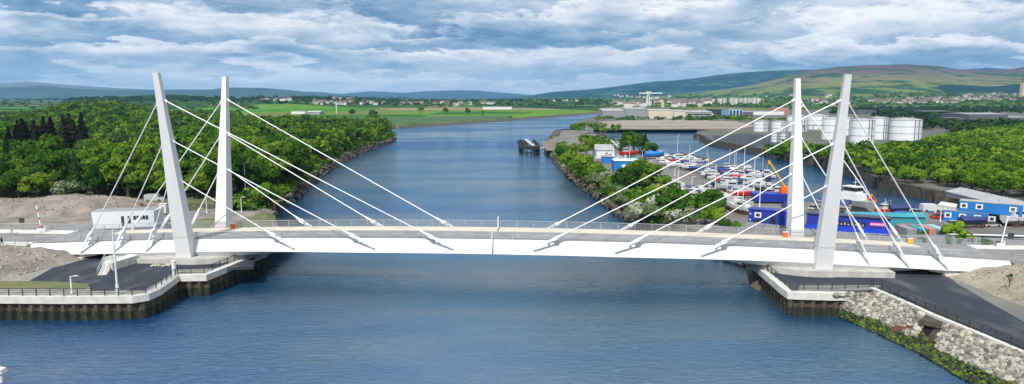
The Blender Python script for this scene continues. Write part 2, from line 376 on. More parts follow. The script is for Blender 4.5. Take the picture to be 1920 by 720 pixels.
# ------------------------------------------------------------------ hills and plain
def table(t):
    xs = [a for a, _ in t]; ys = [b for _, b in t]
    return lambda px: float(np.interp(px, xs, ys))
def vn(x, y, s=0):                          # smooth value noise
    xi, yi = math.floor(x), math.floor(y); fx, fy = x - xi, y - yi
    fx = fx*fx*(3-2*fx); fy = fy*fy*(3-2*fy)
    def h(a, b):
        n = math.sin(a*127.1 + b*311.7 + s*74.7) * 43758.5453; return n - math.floor(n)
    return (h(xi,yi)*(1-fx)+h(xi+1,yi)*fx)*(1-fy)+(h(xi,yi+1)*(1-fx)+h(xi+1,yi+1)*fx)*fy
def fbm(x, y, s=0, o=4):
    v = 0; a = .5
    for i in range(o): v += a*(vn(x, y, s+i) - .5)*2; x *= 2.1; y *= 2.1; a *= .5
    return v
class Ridge:
    def __init__(s, t, D, wf, wb, rough=.06, pw=1.4):
        s.t = table(t); s.D = D; s.wf = wf; s.wb = wb; s.r = rough; s.pw = pw; s.px0 = t[0][0]; s.px1 = t[-1][0]
    def h(s, x, y):
        px = 960 + F * x / max(y, 1); zr = Zat(s.t(px), s.D)
        e = min(1, max(0, (px - s.px0) / 60.0)) * min(1, max(0, (s.px1 - px) / 60.0)) if s.px0 > 0 else 1
        k = 1 - (s.D - y) / s.wf if y < s.D else 1 - (y - s.D) / s.wb
        if k <= 0: return -8
        k = k*k*(3-2*k); k = k ** (s.pw if y < s.D else 1)
        q = zr * k * (1 + s.r * 4 * fbm(x/700, y/500, s.D) * (1-k)) + s.r*90*fbm(x/260, y/260, 3+s.D) * k * (1-k) * 4 * (s.D > 5000)
        return q - 8*(1-k)
R_B = Ridge([(1100,184),(1180,182),(1250,179),(1330,171),(1400,161),(1440,152),(1480,141),(1515,133),(1560,127.5),(1620,124),(1690,122),(1750,126),(1780,131),(1850,135),(1880,131),(1920,125),(2000,118),(2300,112)], 6500, 4400, 1500, .10, 1.15)
R_A = Ridge([(940,185),(980,182),(1030,173),(1060,170.5),(1100,168),(1130,165),(1170,160),(1220,153),(1260,151),(1300,147),(1340,141),(1400,135),(1440,133),(1480,132),(1530,131),(1640,138),(1700,150)], 8200, 2900, 1800, .07, 1.0)
R_C = Ridge([(1740,150),(1765,136),(1780,131),(1800,130),(1840,127),(1880,130),(1900,136),(1960,150)], 9800, 2500, 1500, .05)
R_1 = Ridge([(-400,162),(0,157),(60,153),(120,158),(180,162),(240,166),(290,168),(360,172),(480,180)], 12500, 3000, 1500, .04)
R_2 = Ridge([(-400,166),(0,164),(60,162),(90,160),(130,165),(200,169),(300,168),(400,168),(430,164),(500,165),(560,170),(600,177),(700,182)], 9800, 3500, 1500, .05)
R_3 = Ridge([(460,179),(560,172),(600,172),(640,176),(700,171),(760,174),(800,171),(860,169),(900,170),(980,177),(1060,182)], 14500, 3000, 1000, .04)
R_W = Ridge([(120,190),(160,185),(220,181),(260,180),(310,176),(350,178),(400,182),(450,184),(520,182),(580,180),(640,184),(720,188),(800,190)], 2600, 900, 700, .05)
R_F = Ridge([(330,206),(420,200),(480,196),(540,194.5),(600,198),(680,204),(740,210)], 1750, 420, 500, .02)
HILLS = [R_B, R_A, R_C, R_1, R_2, R_3, R_W, R_F]
def hgt(x, y): return max([3.0] + [r.h(x, y) for r in HILLS])
def hit(px, py):
    a, b, c = ray(px, py); d = 1500.0
    while d < 16000:
        x = a/b*d; z = H + c/b*d
        if z <= hgt(x, d): return (x, d, hgt(x, d))
        d *= 1.012
    return None
def hfield(name, px0, px1, nc, d0, d1, nr, fn, m):
    V = []; Fc = []
    for i in range(nr+1):
        d = d0 * (d1/d0) ** (i/nr)
        for j in range(nc+1):
            x = (px0 + (px1-px0)*j/nc - 960)/F*d; V.append((x, d, fn(x, d)))
    for i in range(nr):
        for j in range(nc):
            a = i*(nc+1)+j; Fc.append((a, a+1, a+nc+2, a+nc+1))
    me = bpy.data.meshes.new(name); me.from_pydata(V, [], Fc); me.materials.append(m); me.polygons.foreach_set('use_smooth', [True]*len(Fc)); me.update()
    o = bpy.data.objects.new(name, me); COL.objects.link(o); tag(o, kind='structure'); return o
def fieldmat(name, cols, vs, woods=None, ws=.004, wt=.56):
    m = bpy.data.materials.new(name); nt_ = nodes(m); global N, L
    N = nt_.nodes; L = nt_.links
    out = N.new('ShaderNodeOutputMaterial'); p = N.new('ShaderNodeBsdfDiffuse'); L.new(p.outputs[0], out.inputs[0])
    geo = N.new('ShaderNodeNewGeometry').outputs['Position']
    v = N.new('ShaderNodeTexVoronoi'); v.inputs['Scale'].default_value = vs
    mp = N.new('ShaderNodeMapping'); mp.inputs['Scale'].default_value = (.7, .45, 0); L.new(geo, mp.inputs[0]); L.new(mp.outputs[0], v.inputs['Vector'])
    sx = N.new('ShaderNodeSeparateColor'); L.new(v.outputs['Color'], sx.inputs[0])
    base = ramp(sx.outputs[0], [(i/len(cols), c+(1,)) for i, c in enumerate(cols)], 'CONSTANT')
    n2 = noise(geo, .012, 6, .6); mm = N.new('ShaderNodeMix'); mm.data_type = 'RGBA'; mm.blend_type = 'MULTIPLY'; mm.inputs[0].default_value = .6
    L.new(base, mm.inputs[6]); L.new(ramp(n2, [(.3, g(.55)), (.7, g(1.25))]), mm.inputs[7]); o = mm.outputs[2]
    if woods:
        n3 = noise(geo, ws, 8, .62, (0,0,0), (.7, 1, 1)); mk = ramp(n3, [(wt-.02, g(0)), (wt+.02, g(1))])
        mw = N.new('ShaderNodeMix'); mw.data_type = 'RGBA'; L.new(mk, mw.inputs[0]); L.new(o, mw.inputs[6]); mw.inputs[7].default_value = woods+(1,); o = mw.outputs[2]
    L.new(o, p.inputs[0]); return m
GR = (.065,.15,.025); GB = (.09,.25,.02); GD = (.04,.10,.025); OL = (.16,.17,.06); BR = (.22,.17,.09)
plain_m = fieldmat('plain_fields', [GR, OL, GD, GB, BR, GR, OL], .004, (.016,.04,.014), .0035, .50)
hfield('ground', -700, 2700, 170, 1500, 16000, 90, lambda x, y: 3.0 - .004, plain_m)
def hillmat(name, low, mid, top, z1, z2, dark=None, dk=.55, extra=None):
    m = bpy.data.materials.new(name); nt_ = nodes(m); global N, L
    N = nt_.nodes; L = nt_.links
    out = N.new('ShaderNodeOutputMaterial'); p = N.new('ShaderNodeBsdfDiffuse'); L.new(p.outputs[0], out.inputs[0])
    geo = N.new('ShaderNodeNewGeometry').outputs['Position']; s = N.new('ShaderNodeSeparateXYZ'); L.new(geo, s.inputs[0])
    nz = noise(geo, .0022, 8, .62); hh = mth('ADD', s.outputs[2], mth('MULTIPLY', mth('SUBTRACT', nz, .5), (z2-z1)*1.6))
    o = ramp(mth('DIVIDE', hh, 500.0), [(0, low+(1,)), (z1/500, mid+(1,)), (z2/500, top+(1,))])
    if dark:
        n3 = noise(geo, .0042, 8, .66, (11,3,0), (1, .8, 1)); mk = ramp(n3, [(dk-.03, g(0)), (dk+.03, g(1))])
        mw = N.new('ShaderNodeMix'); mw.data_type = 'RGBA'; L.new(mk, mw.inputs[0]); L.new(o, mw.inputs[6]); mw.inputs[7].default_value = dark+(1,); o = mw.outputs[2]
    n5 = noise(geo, .02, 6, .7); mm = N.new('ShaderNodeMix'); mm.data_type = 'RGBA'; mm.blend_type = 'MULTIPLY'; mm.inputs[0].default_value = .7
    L.new(o, mm.inputs[6]); L.new(ramp(n5, [(.3, g(.6)), (.7, g(1.3))]), mm.inputs[7]); o = mm.outputs[2]
    if extra:                                # cloud shadow painted dark on the slope, with its own outline: (x0,x1,y0,y1) in metres
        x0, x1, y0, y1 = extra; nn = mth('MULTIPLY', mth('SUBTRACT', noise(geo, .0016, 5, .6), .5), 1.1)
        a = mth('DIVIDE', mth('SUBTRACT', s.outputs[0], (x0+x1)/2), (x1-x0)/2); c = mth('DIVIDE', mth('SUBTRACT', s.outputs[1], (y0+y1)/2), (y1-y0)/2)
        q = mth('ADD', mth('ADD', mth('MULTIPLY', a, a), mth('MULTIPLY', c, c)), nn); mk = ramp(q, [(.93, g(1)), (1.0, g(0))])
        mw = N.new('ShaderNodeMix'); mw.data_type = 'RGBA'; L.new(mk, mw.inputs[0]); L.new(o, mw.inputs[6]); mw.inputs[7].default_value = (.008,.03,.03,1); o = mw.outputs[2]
    L.new(o, p.inputs[0]); return m
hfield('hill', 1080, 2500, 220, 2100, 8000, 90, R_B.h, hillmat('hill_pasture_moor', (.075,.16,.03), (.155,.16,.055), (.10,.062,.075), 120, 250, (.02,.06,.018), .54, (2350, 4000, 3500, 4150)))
hfield('hill', 930, 1720, 200, 5300, 10000, 60, R_A.h, hillmat('hill_cloud_shade', (.008,.045,.05), (.006,.030,.05), (.010,.035,.05), 150, 400, (.035,.10,.08), .55))  # dark blue-green colours paint the cloud shadow lying over this ridge
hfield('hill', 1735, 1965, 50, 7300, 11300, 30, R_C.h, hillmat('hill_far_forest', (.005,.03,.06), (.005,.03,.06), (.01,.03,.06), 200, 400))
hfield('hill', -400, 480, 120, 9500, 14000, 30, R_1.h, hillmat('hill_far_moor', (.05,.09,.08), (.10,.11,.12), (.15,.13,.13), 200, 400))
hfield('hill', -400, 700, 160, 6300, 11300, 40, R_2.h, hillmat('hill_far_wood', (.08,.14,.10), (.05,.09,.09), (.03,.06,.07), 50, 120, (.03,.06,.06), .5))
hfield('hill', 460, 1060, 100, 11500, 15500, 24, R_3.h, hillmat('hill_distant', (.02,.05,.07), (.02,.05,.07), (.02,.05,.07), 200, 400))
hfield('hill', 120, 800, 150, 1700, 3300, 40, R_W.h, hillmat('hill_wooded', (.04,.10,.02), (.03,.07,.02), (.02,.05,.015), 20, 50))
hfield('hill', 330, 740, 90, 1330, 2250, 30, R_F.h, hillmat('hill_field', (.035,.12,.018), (.06,.18,.022), (.10,.20,.035), 6, 14))
# ------------------------------------------------------------------ land masses (flat tops with sloping banks)
def land(name, pts, z, m, grow=3.0, zb=-1.5):
    b = MB(); b.prism(pts, zb, z, 0, grow); b.m = [0 if i == len(b.m)-1 else 1 for i in range(len(b.m))]
    o = b.build(name, [m, M['bank']]); tag(o, kind='structure'); return o
QZ = 3.8
shoreW = [G(x, y, 0) for x, y in ((505,425),(520,405),(570,368),(605,335),(640,310),(690,285),(730,271),(745,263),(742,256),(725,246),(700,240))]
shoreW = [(x-4, y+1) for x, y in shoreW]
LAND_W = [(-66,135), (-64,170)] + shoreW + [(-420,900),(-1900,1500),(-1900,60),(-110,60),(-110,100),(-86,100),(-86,127)]
land('ground', LAND_W, QZ, mat('forest_floor', (.03,.045,.015), (.07,.065,.03), .1, .95, world=True), 3.5)
field = [G(x, y, 0) for x, y in ((748,240),(800,236),(850,233),(960,225),(1050,218),(1130,212),(1090,207.5))]
LAND_F = field + [(150,1900),(-800,1900),(-1500,1500),(-500,900),(-180,800)]
land('field', LAND_F, 3.05, fieldmat('river_fields', [(.10,.19,.03), (.14,.19,.045), (.045,.12,.025), (.10,.21,.03), (.13,.16,.05)], .010), 4)
# strips of the fields behind
for nm, pts, m in (('field', ((745,207),(960,206),(960,201.5),(700,203)), BR), ('field', ((960,206.5),(1080,206.5),(1030,203.5),(960,202)), OL), ('field', ((748,233),(960,220),(960,216),(640,221),(640,236)), (.03,.09,.02))):  # brown, olive and a darker green strip
    P = [G(x, y, 3.3) for x, y in pts]; b = MB(); b.face([(x, y, 3.3) for x, y in P]); tag(b.build(nm, mat('field_strip', m, tuple(c*.8 for c in m), .02, .95, world=True)), kind='structure')
LAND_R = [G(x, y, 0) for x, y in ((1140,216),(1085,231),(1070,240),(1100,243.5),(1390,244.5),(1350,249),(1305,254),(1306,261),(1326,265),(1330,272),(1400,283),(1480,301),(1560,315),(1620,338),(1660,356),(1767,381),(1800,396))]
LAND_R = [(x+2, y+3) for x, y in LAND_R] + [(230,178),(1900,120),(2600,1700),(400,1700),(250,1560)]
land('ground', LAND_R, 3.9, mat('industrial_ground', (.12,.115,.10), (.06,.08,.035), .03, .95, c3=(.085,.08,.07), world=True), 2)
LAND_Y = [G(x, y, 0 if k < 12 else QZ) for k, (x, y) in enumerate(((1405,499),(1360,485),(1210,428),(1160,396),(1110,361),(1075,335),(1052,310),(1036,288),(1022,273),(1040,268),(1030,262),(1045,250),(1090,244),(1132,255),(1133,262),(1150,270),(1240,290),(1320,303),(1356,324),(1420,347),(1480,374),(1560,384),(1650,389),(1700,402),(1770,399),(1830,394)))]
LAND_Y = [(x+(1.5 if i < 9 else 0), y) for i, (x, y) in enumerate(LAND_Y)] + [(230,182),(1900,110),(1900,30),(72,30)] + [(70,60),(68,75),(66,84),(65,95),(62,108.5),(50,111.5),(47,124)]
land('ground', LAND_Y, QZ, mat('yard_ground', (.17,.165,.155), (.105,.10,.095), .06, .95, c3=(.14,.135,.125), world=True, detail=9), 3.5)
# haze
b = MB(); b.box(-24000, 24000, -450, 16600, -10, 560); hz_o = b.build('haze', None)
m = bpy.data.materials.new('haze_air'); nt = nodes(m); N = nt.nodes; L = nt.links
out = N.new('ShaderNodeOutputMaterial'); p = N.new('ShaderNodeVolumePrincipled'); L.new(p.outputs[0], out.inputs['Volume'])
p.inputs['Density'].default_value = 5.0e-5; p.inputs['Color'].default_value = (.30,.62,1.0,1); p.inputs['Anisotropy'].default_value = .1
hz_o.data.materials.clear(); hz_o.data.materials.append(m); tag(hz_o, 'thin blue haze over the far land', 'haze', None, 'stuff')
# ------------------------------------------------------------------ bridge (local frame: s along, t across, positive away from the camera)
BA = math.atan2(-.078, .997)
BR_C = (-3.0, 130.0)
ax = Vector((math.cos(BA), math.sin(BA))); nx = Vector((-math.sin(BA), math.cos(BA)))
def BW(s, t): return (BR_C[0] + ax.x*s + nx.x*t, BR_C[1] + ax.y*s + nx.y*t)
def zdk(s): return 8.8 - .000287 * s*s
bridge = empty('road_bridge', (BR_C[0], BR_C[1], 0), BA, 'white twin-leaf cable-stayed road bridge with four leaning pylons across the river', 'bridge')
SE = 91.0
def sstep(a, b, x):
    k = max(0, min(1, (x-a)/(b-a))); return k*k*(3-2*k)
def hf(s):
    a = abs(s); return 2.45 - .35*sstep(20, 55, a) - .55*sstep(82, 90.5, a)
def belly(s):
    a = abs(s); return 1.15*sstep(36, 54, a)*(1-sstep(68, 78, a))
for sg in (-1, 1):
    ss = [sg*q for q in (.07, 6, 12, 18, 24, 30, 36, 40, 44, 48, 52, 55, 58, 61, 64, 68, 72, 76, 80, 84, 88, 90.2, SE)]
    b = MB(); R = []
    for s in ss:
        z = zdk(s); h = hf(s); e = .6 if abs(s) >= SE else (.85 if abs(s) > 90 else 1)
        top = 6.15; bo = 6.95; zb = z - h*e; be = belly(s)
        R.append([(s, -top+.35, z-.05), (s, -top+.33, z+.12), (s, -top, z+.12), (s, -bo, zb), (s, -bo+.75, zb-.2-be*.8), (s, -4.6, zb-.3-be), (s, 4.6, zb-.3-be), (s, bo-.75, zb-.2-be*.8), (s, bo, zb), (s, top, z+.12), (s, top-.33, z+.12), (s, top-.35, z-.05)])
    b.rings(R)
    for i in range(1, 15):
        s = sg*i*6.0; z = zdk(s); zb = z-hf(s)
        for q in (-1, 1): b.bar((s, q*6.165, z+.10), (s, q*6.965, zb), .05, .03, 1)
    b.build('girder', [M['white'], M['steel']], bridge)
    # deck surfaces, each its own strip
    def strip(name, t0, t1, s0, s1, dz, m):
        b = MB(); R = []
        n = 24
        for i in range(n+1):
            s = s0 + (s1-s0)*i/n; z = zdk(s)+dz; R.append([(s, t0, z-.10), (s, t1, z-.10), (s, t1, z), (s, t0, z)])
        b.rings(R); return b.build(name, m, bridge)
    strip('footway', -5.78, -4.1, sg*.15, sg*SE, .13, M['road'])
    strip('shared_path', 2.02, 5.78, sg*.15, sg*80, .13, M['buff'])
    strip('verge', 2.02, 5.78, sg*80.02, sg*SE, .13, M['road'])
    b = MB(); R = []
    for i in range(25):
        s = sg*(.15 + (SE-.15)*i/24); z = zdk(s)+.03; R.append([(s, -4.08, z-.10), (s, 2.0, z-.10), (s, 2.0, z), (s, -4.08, z)])
    b.rings(R)
    for i in range(18):
        s = sg*(3 + i*5); b.bar((s, -1.0, zdk(s)+.037), (s+sg*2.2, -1.0, zdk(s+sg*2.2)+.037), .14, .006, 1)
    for t in (-3.75, 1.7):
        for i in range(29):
            s = sg*(.5 + i*3); b.bar((s, t, zdk(s)+.037), (s+sg*3, t, zdk(s+sg*3)+.037), .12, .006, 1)
    b.build('carriageway', [M['road'], M['line']], bridge)
    # railings
    for t in (-5.72, 5.72):
        b = MB(); n = 27
        for i in range(n+1):
            s = sg*(.25 + (SE-.4)*i/n); z = zdk(s)+.12
            b.box(s-.05, s+.05, t-.06, t+.06, z, z+1.38)
            if i < n:
                s2 = sg*(.25 + (SE-.4)*(i+1)/n); z2 = zdk(s2)+.12
                b.bar((s, t, z+1.40), (s2, t, z2+1.40), .16, .09)
                for q in (.16, .32, .48, .64, .80, .96, 1.12): b.bar((s, t, z+q), (s2, t, z2+q), .03, .035)
        b.build('railing', M['steel'], bridge)
b = MB()
b.box(-.05, .05, -6.0, 6.0, 6.9, 8.80); 
b.bar((-.02, -6.2, 8.9), (-.10, -7.0, 6.2), .10, .08); b.build('leaf_joint', M['grey_d'], bridge)
b = MB(); b.box(-.35, -.15, -5.95, -5.65, 8.9, 10.7); b.build('joint_post', M['white'], bridge); b = MB(); b.box(-.35, -.15, 5.55, 5.85, 8.9, 11.2); b.build('joint_post', M['white'], bridge)
# pylons
PROF = [(0, 3.0, 2.6), (.08, 2.85, 2.55), (.30, 2.55, 2.3), (.55, 1.95, 1.85), (.80, 1.35, 1.35), (1.0, 1.0, 1.05)]
def tz(z): return 6.95 + .155*(z-5.0)
for sg, zt in ((-1, 39.3), (1, 38.7)):
    for sd_ in (-1, 1):
        b = MB(); R = []; s0 = sg*59.0
        z0 = 4.95
        for k, ws, wt in PROF:
            z = z0 + (zt-z0)*k; t = sd_*tz(z); a = ws/2; c = wt/2
            sh = -sg*.25*(1-k)
            R.append([(s0-a+sh, t-c, z), (s0+a+sh, t-c, z), (s0+a*.86+sh, t+c, z), (s0-a*.86+sh, t+c, z)] if sd_ < 0 else
                     [(s0-a*.86+sh, t-c, z), (s0+a*.86+sh, t-c, z), (s0+a+sh, t+c, z), (s0-a+sh, t+c, z)])
        b.rings(R); py = b.build('pylon', M['white'], bridge)
        for zz in (9.0,):
            q = MB(); k = (zz-z0)/(zt-z0); q.box(s0-1.35-sg*.2, s0+1.30-sg*.2, sd_*tz(zz)-1.30, sd_*tz(zz)+1.30, zz, zz+.06); q.build('joint_seam', M['steel'], py)
        for za, sm, sb in ((34.6, 8.4, 79.6), (27.4, 23.2, 73.0), (20.2, 38.6, 66.4)):
            for s1, side in ((sm*sg, -sg), (sb*sg, sg)):
                A = Vector((s0 + side*.55*(1.9-za/28), sd_*tz(za), za)); zE = zdk(s1)
                B = Vector((s1, sd_*6.75, zE-.9)); d = (A-B).normalized()
                cab = MB(); cab.tube(B + d*4.6, A, .098, n=8); co_ = cab.build('cable', M['cable'], bridge)
                q = MB(); e = d.cross(Vector((0,1,0))).normalized() if False else Vector((0,1,0))
                side_v = d.cross(Vector((0,0,1))).normalized()
                for w in (-.46, .46):
                    q.bar(B + side_v*w - d*1.0, B + side_v*w*.9 + d*3.5, .13, .34)
                q.bar(B + d*3.1, B + d*4.0, 1.0, .5); q.tube(B + d*3.9, B + d*5.6, .28, .15, 8)
                q.bar(B + d*1.9, B + d*2.2, .95, .26)
                q.build('anchor', M['cable'], co_)
                q = MB(); q.tube(A - d*.9, A + d*.1, .22, .26, 8); q.build('anchor', M['cable'], co_)
# piers and abutments
def rounded(cx, cy, rx, ry, n=28, flat=None):
    return [(cx + rx*math.cos(2*math.pi*i/n), cy + ry*math.sin(2*math.pi*i/n)) for i in range(n)]
for sg in (-1, 1):
    b = MB(); P = rounded(sg*58, 0, 10.5, 9.4)
    b.rings([[(x, y, QZ-.5) for x, y in P], [(x, y, 4.93) for x, y in P]]); 
    b.box(sg*58 if sg > 0 else -74.5, 70.5 if sg > 0 else -58, -9.0, 6, QZ-.5, 4.86 if sg > 0 else 4.7)
    b.build('pier', M['conc'], bridge)
    b = MB(); P = rounded(sg*58, 0, 6.5, 6.3); b.rings([[(x, y, 4.9) for x, y in P], [(x, y, 5.35) for x, y in P]]); b.build('slew_ring', M['dark'], bridge)
    b = MB(); b.box(min(sg*66, sg*69.5), max(sg*66, sg*69.5), -4.8, -3, 4.5, 5.6); b.build('bearing_block', M['conc'], bridge)
    b = MB(); x0, x1, x2 = sg*77.5, sg*82.5, sg*97
    b.rings([[(x1, -6.3, QZ-1), (x2, -6.3, QZ-1), (x2, 6.3, QZ-1), (x1, 6.3, QZ-1)], [(x1, -6.3, QZ), (x2, -6.3, QZ), (x2, 6.3, QZ), (x1, 6.3, QZ)], [(x0, -6.3, 4.55), (x2, -6.3, 4.55), (x2, 6.3, 4.55), (x0, 6.3, 4.55)], [(x0, -6.3, 4.78), (x2, -6.3, 4.6), (x2, 6.3, 4.6), (x0, 6.3, 4.78)]])
    b.rings([[(sg*80, -6.9, QZ-.4), (sg*80, -6.2, QZ-.4), (sg*80, -6.2, QZ+.35), (sg*80, -6.9, QZ+.35)], [(sg*92, -9.5, QZ-.4), (sg*92, -6.2, QZ-.4), (sg*92, -6.2, 5.3), (sg*92, -9.5, 5.2)]])
    b.build('abutment', M['pale'], bridge)
# ------------------------------------------------------------------ approach roads on their embankments
def bw3(s, t, z): x, y = BW(s, t); return (x, y, z)
for sg in (-1, 1):
    b = MB(); R = []; R2 = []; R3 = []
    n = 22
    for i in range(n+1):
        s = sg*(SE+.05 + (170*i/n)); ze = 6.42 - .9*sstep(95, 200, abs(s)); c = .0016*(abs(s)-91)**2*(1 if sg < 0 else 1)
        tc_ = c*.35
        R.append([bw3(s, -7.4+tc_, ze-.02), bw3(s, -16+tc_ if i else -11, QZ-.3), bw3(s, 20+tc_, QZ-.3), bw3(s, 8+tc_, ze-.02)])
        R2.append([bw3(s, -4.3+tc_, ze-.6), bw3(s, 4.0+tc_, ze-.6), bw3(s, 4.0+tc_, ze+.03), bw3(s, -4.3+tc_, ze+.03)])
        R3.append((s, ze, tc_))
    b.rings([r[::-1] for r in R]); tag(b.build('embankment', M['dirt_g' if sg < 0 else 'dirt']), kind='structure')
    b = MB(); b.rings(R2); tag(b.build('road', M['asph_l']), kind='structure')
    for t0, t1, m in ((-7.2, -4.35, 'pale' if sg < 0 else 'road'), (4.05, 7.6, 'pale')):
        b = MB(); b.rings([[bw3(s, t0+c, z-.5), bw3(s, t1+c, z-.5), bw3(s, t1+c, z+.14), bw3(s, t0+c, z+.14)] for s, z, c in R3]); tag(b.build('pavement', M[m]), kind='structure')
    for t, lab in ((-6.9, 'grey parapet railing beside the approach road, river side'), (7.3, 'grey parapet railing beside the approach road, inland side')):
        b = MB()
        for i in range(len(R3)-1):
            (s, z, c), (s2, z2, c2) = R3[i], R3[i+1]
            if abs(s) > (130 if t < 0 else 150): break
            for k in range(3):
                f = k/3; q = bw3(s+(s2-s)*f, t+c, 0); zz = z+(z2-z)*f+.14; b.box(q[0]-.05, q[0]+.05, q[1]-.05, q[1]+.05, zz, zz+1.35)
            A = bw3(s, t+c, z+.14); B_ = bw3(s2, t+c2, z2+.14)
            for q in (.3, .55, .8, 1.05): b.bar((A[0], A[1], A[2]+q), (B_[0], B_[1], B_[2]+q), .035, .035)
            b.bar((A[0], A[1], A[2]+1.38), (B_[0], B_[1], B_[2]+1.38), .14, .08)
        tag(b.build('parapet_railing', M['steel']), lab + (' west of the bridge' if sg < 0 else ' east of the bridge'), 'railing', 'railings of the approach roads')
# ------------------------------------------------------------------ quays
def wall_line(pts, closed=False, step=.42):
    out = []
    for i in range(len(pts)-1):
        a = Vector(pts[i]); b_ = Vector(pts[i+1]); n = max(1, int((b_-a).length/step))
        for k in range(n): out.append(a + (b_-a)*k/n)
    out.append(Vector(pts[-1])); return out
def offs(P, i, d):
    a = P[max(0, i-1)]; b_ = P[min(len(P)-1, i+1)]; t = (b_-a).normalized(); return P[i] + Vector((t.y, -t.x))*d
def quay(pts, name_lab, cap_m, side=1, zlow=-1.2, weed_top=1.5, amp=.28):
    """pts run with the water on the right-hand side (side=1); corrugated sheet piles under a concrete capping beam"""
    root = empty('quay_wall', (0, 0, 0), 0, name_lab, 'quay wall')
    P = wall_line(pts); V = []
    b = MB(); cols = []
    for i in range(len(P)):
        d = (amp if (i // 2) % 2 else -amp)*side; q = offs(P, i, d); cols.append([(q.x, q.y, zlow), (q.x, q.y, .35), (q.x, q.y, weed_top), (q.x, q.y, QZ-.85)])
    n0 = len(b.v)
    for c in cols: b.v += c
    for i in range(len(cols)-1):
        for k in range(3):
            a = n0+i*4+k; b.f.append((a, a+4, a+5, a+1)); b.m.append(1 if k < 2 else 0)
    b.build('sheet_pile', [M['pile'], M['weed_d']], root)
    P2 = wall_line(pts, step=3.0); R = []
    b = MB()
    for i in range(len(P2)):
        o1 = offs(P2, i, side*.55); o2 = offs(P2, i, -side*.75)
        R.append([(o1.x, o1.y, QZ-.95), (o2.x, o2.y, QZ-.95), (o2.x, o2.y, QZ+.18), (o1.x, o1.y, QZ+.18)])
    b.rings(R if side > 0 else [r[::-1] for r in R]); b.build('capping_beam', cap_m, root)
    return root
M['weed_d'] = mat('weed_wall', (.012,.012,.008), (.035,.045,.012), 2.0, .9, .05, 4, c3=(.014,.013,.009), world=True, stretch=(1,1,.5))
def rail_line(pts, label, z=None, step=2.2, hgt_=1.15, m='dark', group='black quay railings'):
    b = MB(); 
    for i in range(len(pts)-1):
        a = Vector(pts[i]); c = Vector(pts[i+1])
        if len(a) == 2: a = Vector((a.x, a.y, z)); c = Vector((c.x, c.y, z))
        n = max(1, round((c-a).length/step))
        for k in range(n+1):
            if k == n and i < len(pts)-2: continue
            q = a+(c-a)*k/n; b.box(q.x-.06, q.x+.06, q.y-.06, q.y+.06, q.z, q.z+hgt_)
        for h_, w in ((hgt_, .10), (hgt_*.72, .05), (hgt_*.45, .05), (hgt_*.18, .05)): b.bar(a+Vector((0,0,h_)), c+Vector((0,0,h_)), w, w)
    o = b.build('quay_railing', M[m]); return tag(o, label, 'railing', group)
# west quay
WQ = [(-175, 106.5)] + [G(x, y, QZ) for x, y in ((-60,556),(120,557),(250,556),(275,552),(295,543),(315,529),(333,517),(385,516))] + [G(440,494,QZ), G(497,472,QZ)]
quay(WQ, 'curved concrete-capped quay wall with rusty sheet piles on the west bank', M['pale'], 1)
poly = WQ + [(-50, 160), (-64,168), (-100,168), (-175,168)]
b = MB(); b.prism(poly, QZ-1, QZ+.02, 0, 0); tag(b.build('pavement', M['conc_d']), kind='structure')
yardW = [G(x, y, QZ) for x, y in ((55,527),(165,533),(170,545),(270,545),(300,528),(333,506),(475,500),(480,470),(250,465),(120,490))]
b = MB(); b.prism(yardW, QZ-.5, QZ+.028, 0, 0); tag(b.build('road', M['asph']), kind='structure')
b = MB(); P = [G(x, y, QZ) for x, y in ((-80,528),(60,528),(130,530),(168,534),(160,543),(60,542),(-80,543))]; b.prism(P, QZ-.3, QZ+.10, 0, .2); tag(b.build('grass', M['grass']), kind='structure')
rl = [G(x, y, QZ+.18) for x, y in ((-60,554),(120,555),(248,554),(273,550),(293,541),(313,527),(329,516))]
rail_line(rl, 'black railing round the curved edge of the west quay', QZ+.18)
rl = [G(x, y, QZ+.18) for x, y in ((333,513),(383,513),(440,490),(493,470))]
rail_line(rl, 'black railing on the square west platform beside the pier', QZ+.18)
# round white bollard tower at the quay corner
x, y = G(327, 516, QZ); b = MB(); b.tube((x, y, QZ), (x, y, QZ+2.5), .36, .36, 14); b.tube((x, y, QZ+2.5), (x, y, QZ+2.62), .42, .42, 14)
tag(b.build('navigation_post', M['white']), 'thick round white post on the corner of the west quay', 'post')
# fender beams below the square platform
# stairs and ramp wall
st = empty('access_stair', (0,0,0), 0, 'concrete stair with side rails climbing from the dark paved west quay', 'stair')
p0 = Vector(G(192, 516, QZ)); p1 = Vector(G(207, 488, QZ+1.2)); dv = (p1-p0); nrm = Vector((-dv.y, dv.x)).normalized()
b = MB()
for i in range(9):
    a = p0 + dv*i/9; c = p0 + dv*(i+1)/9; z = QZ + 1.5*(i+1)/9
    b.rings([[(a.x-nrm.x*.7, a.y-nrm.y*.7, QZ), (a.x+nrm.x*.7, a.y+nrm.y*.7, QZ), (c.x+nrm.x*.7, c.y+nrm.y*.7, QZ), (c.x-nrm.x*.7, c.y-nrm.y*.7, QZ)],
             [(a.x-nrm.x*.7, a.y-nrm.y*.7, z), (a.x+nrm.x*.7, a.y+nrm.y*.7, z), (c.x+nrm.x*.7, c.y+nrm.y*.7, z), (c.x-nrm.x*.7, c.y-nrm.y*.7, z)]])
b.build('tread', M['pale'], st)
b = MB()
for w in (-.75, .75):
    a = Vector((p0.x+nrm.x*w, p0.y+nrm.y*w, QZ+1.1)); c = Vector((p1.x+nrm.x*w, p1.y+nrm.y*w, QZ+2.6)); b.bar(a, c, .08, .08); b.bar(a-Vector((0,0,.5)), c-Vector((0,0,.5)), .05, .05)
    for k in range(4): q = a+(c-a)*k/3; b.bar(q, q-Vector((0,0,1.1)), .06, .06)
b.build('handrail', M['steel'], st)
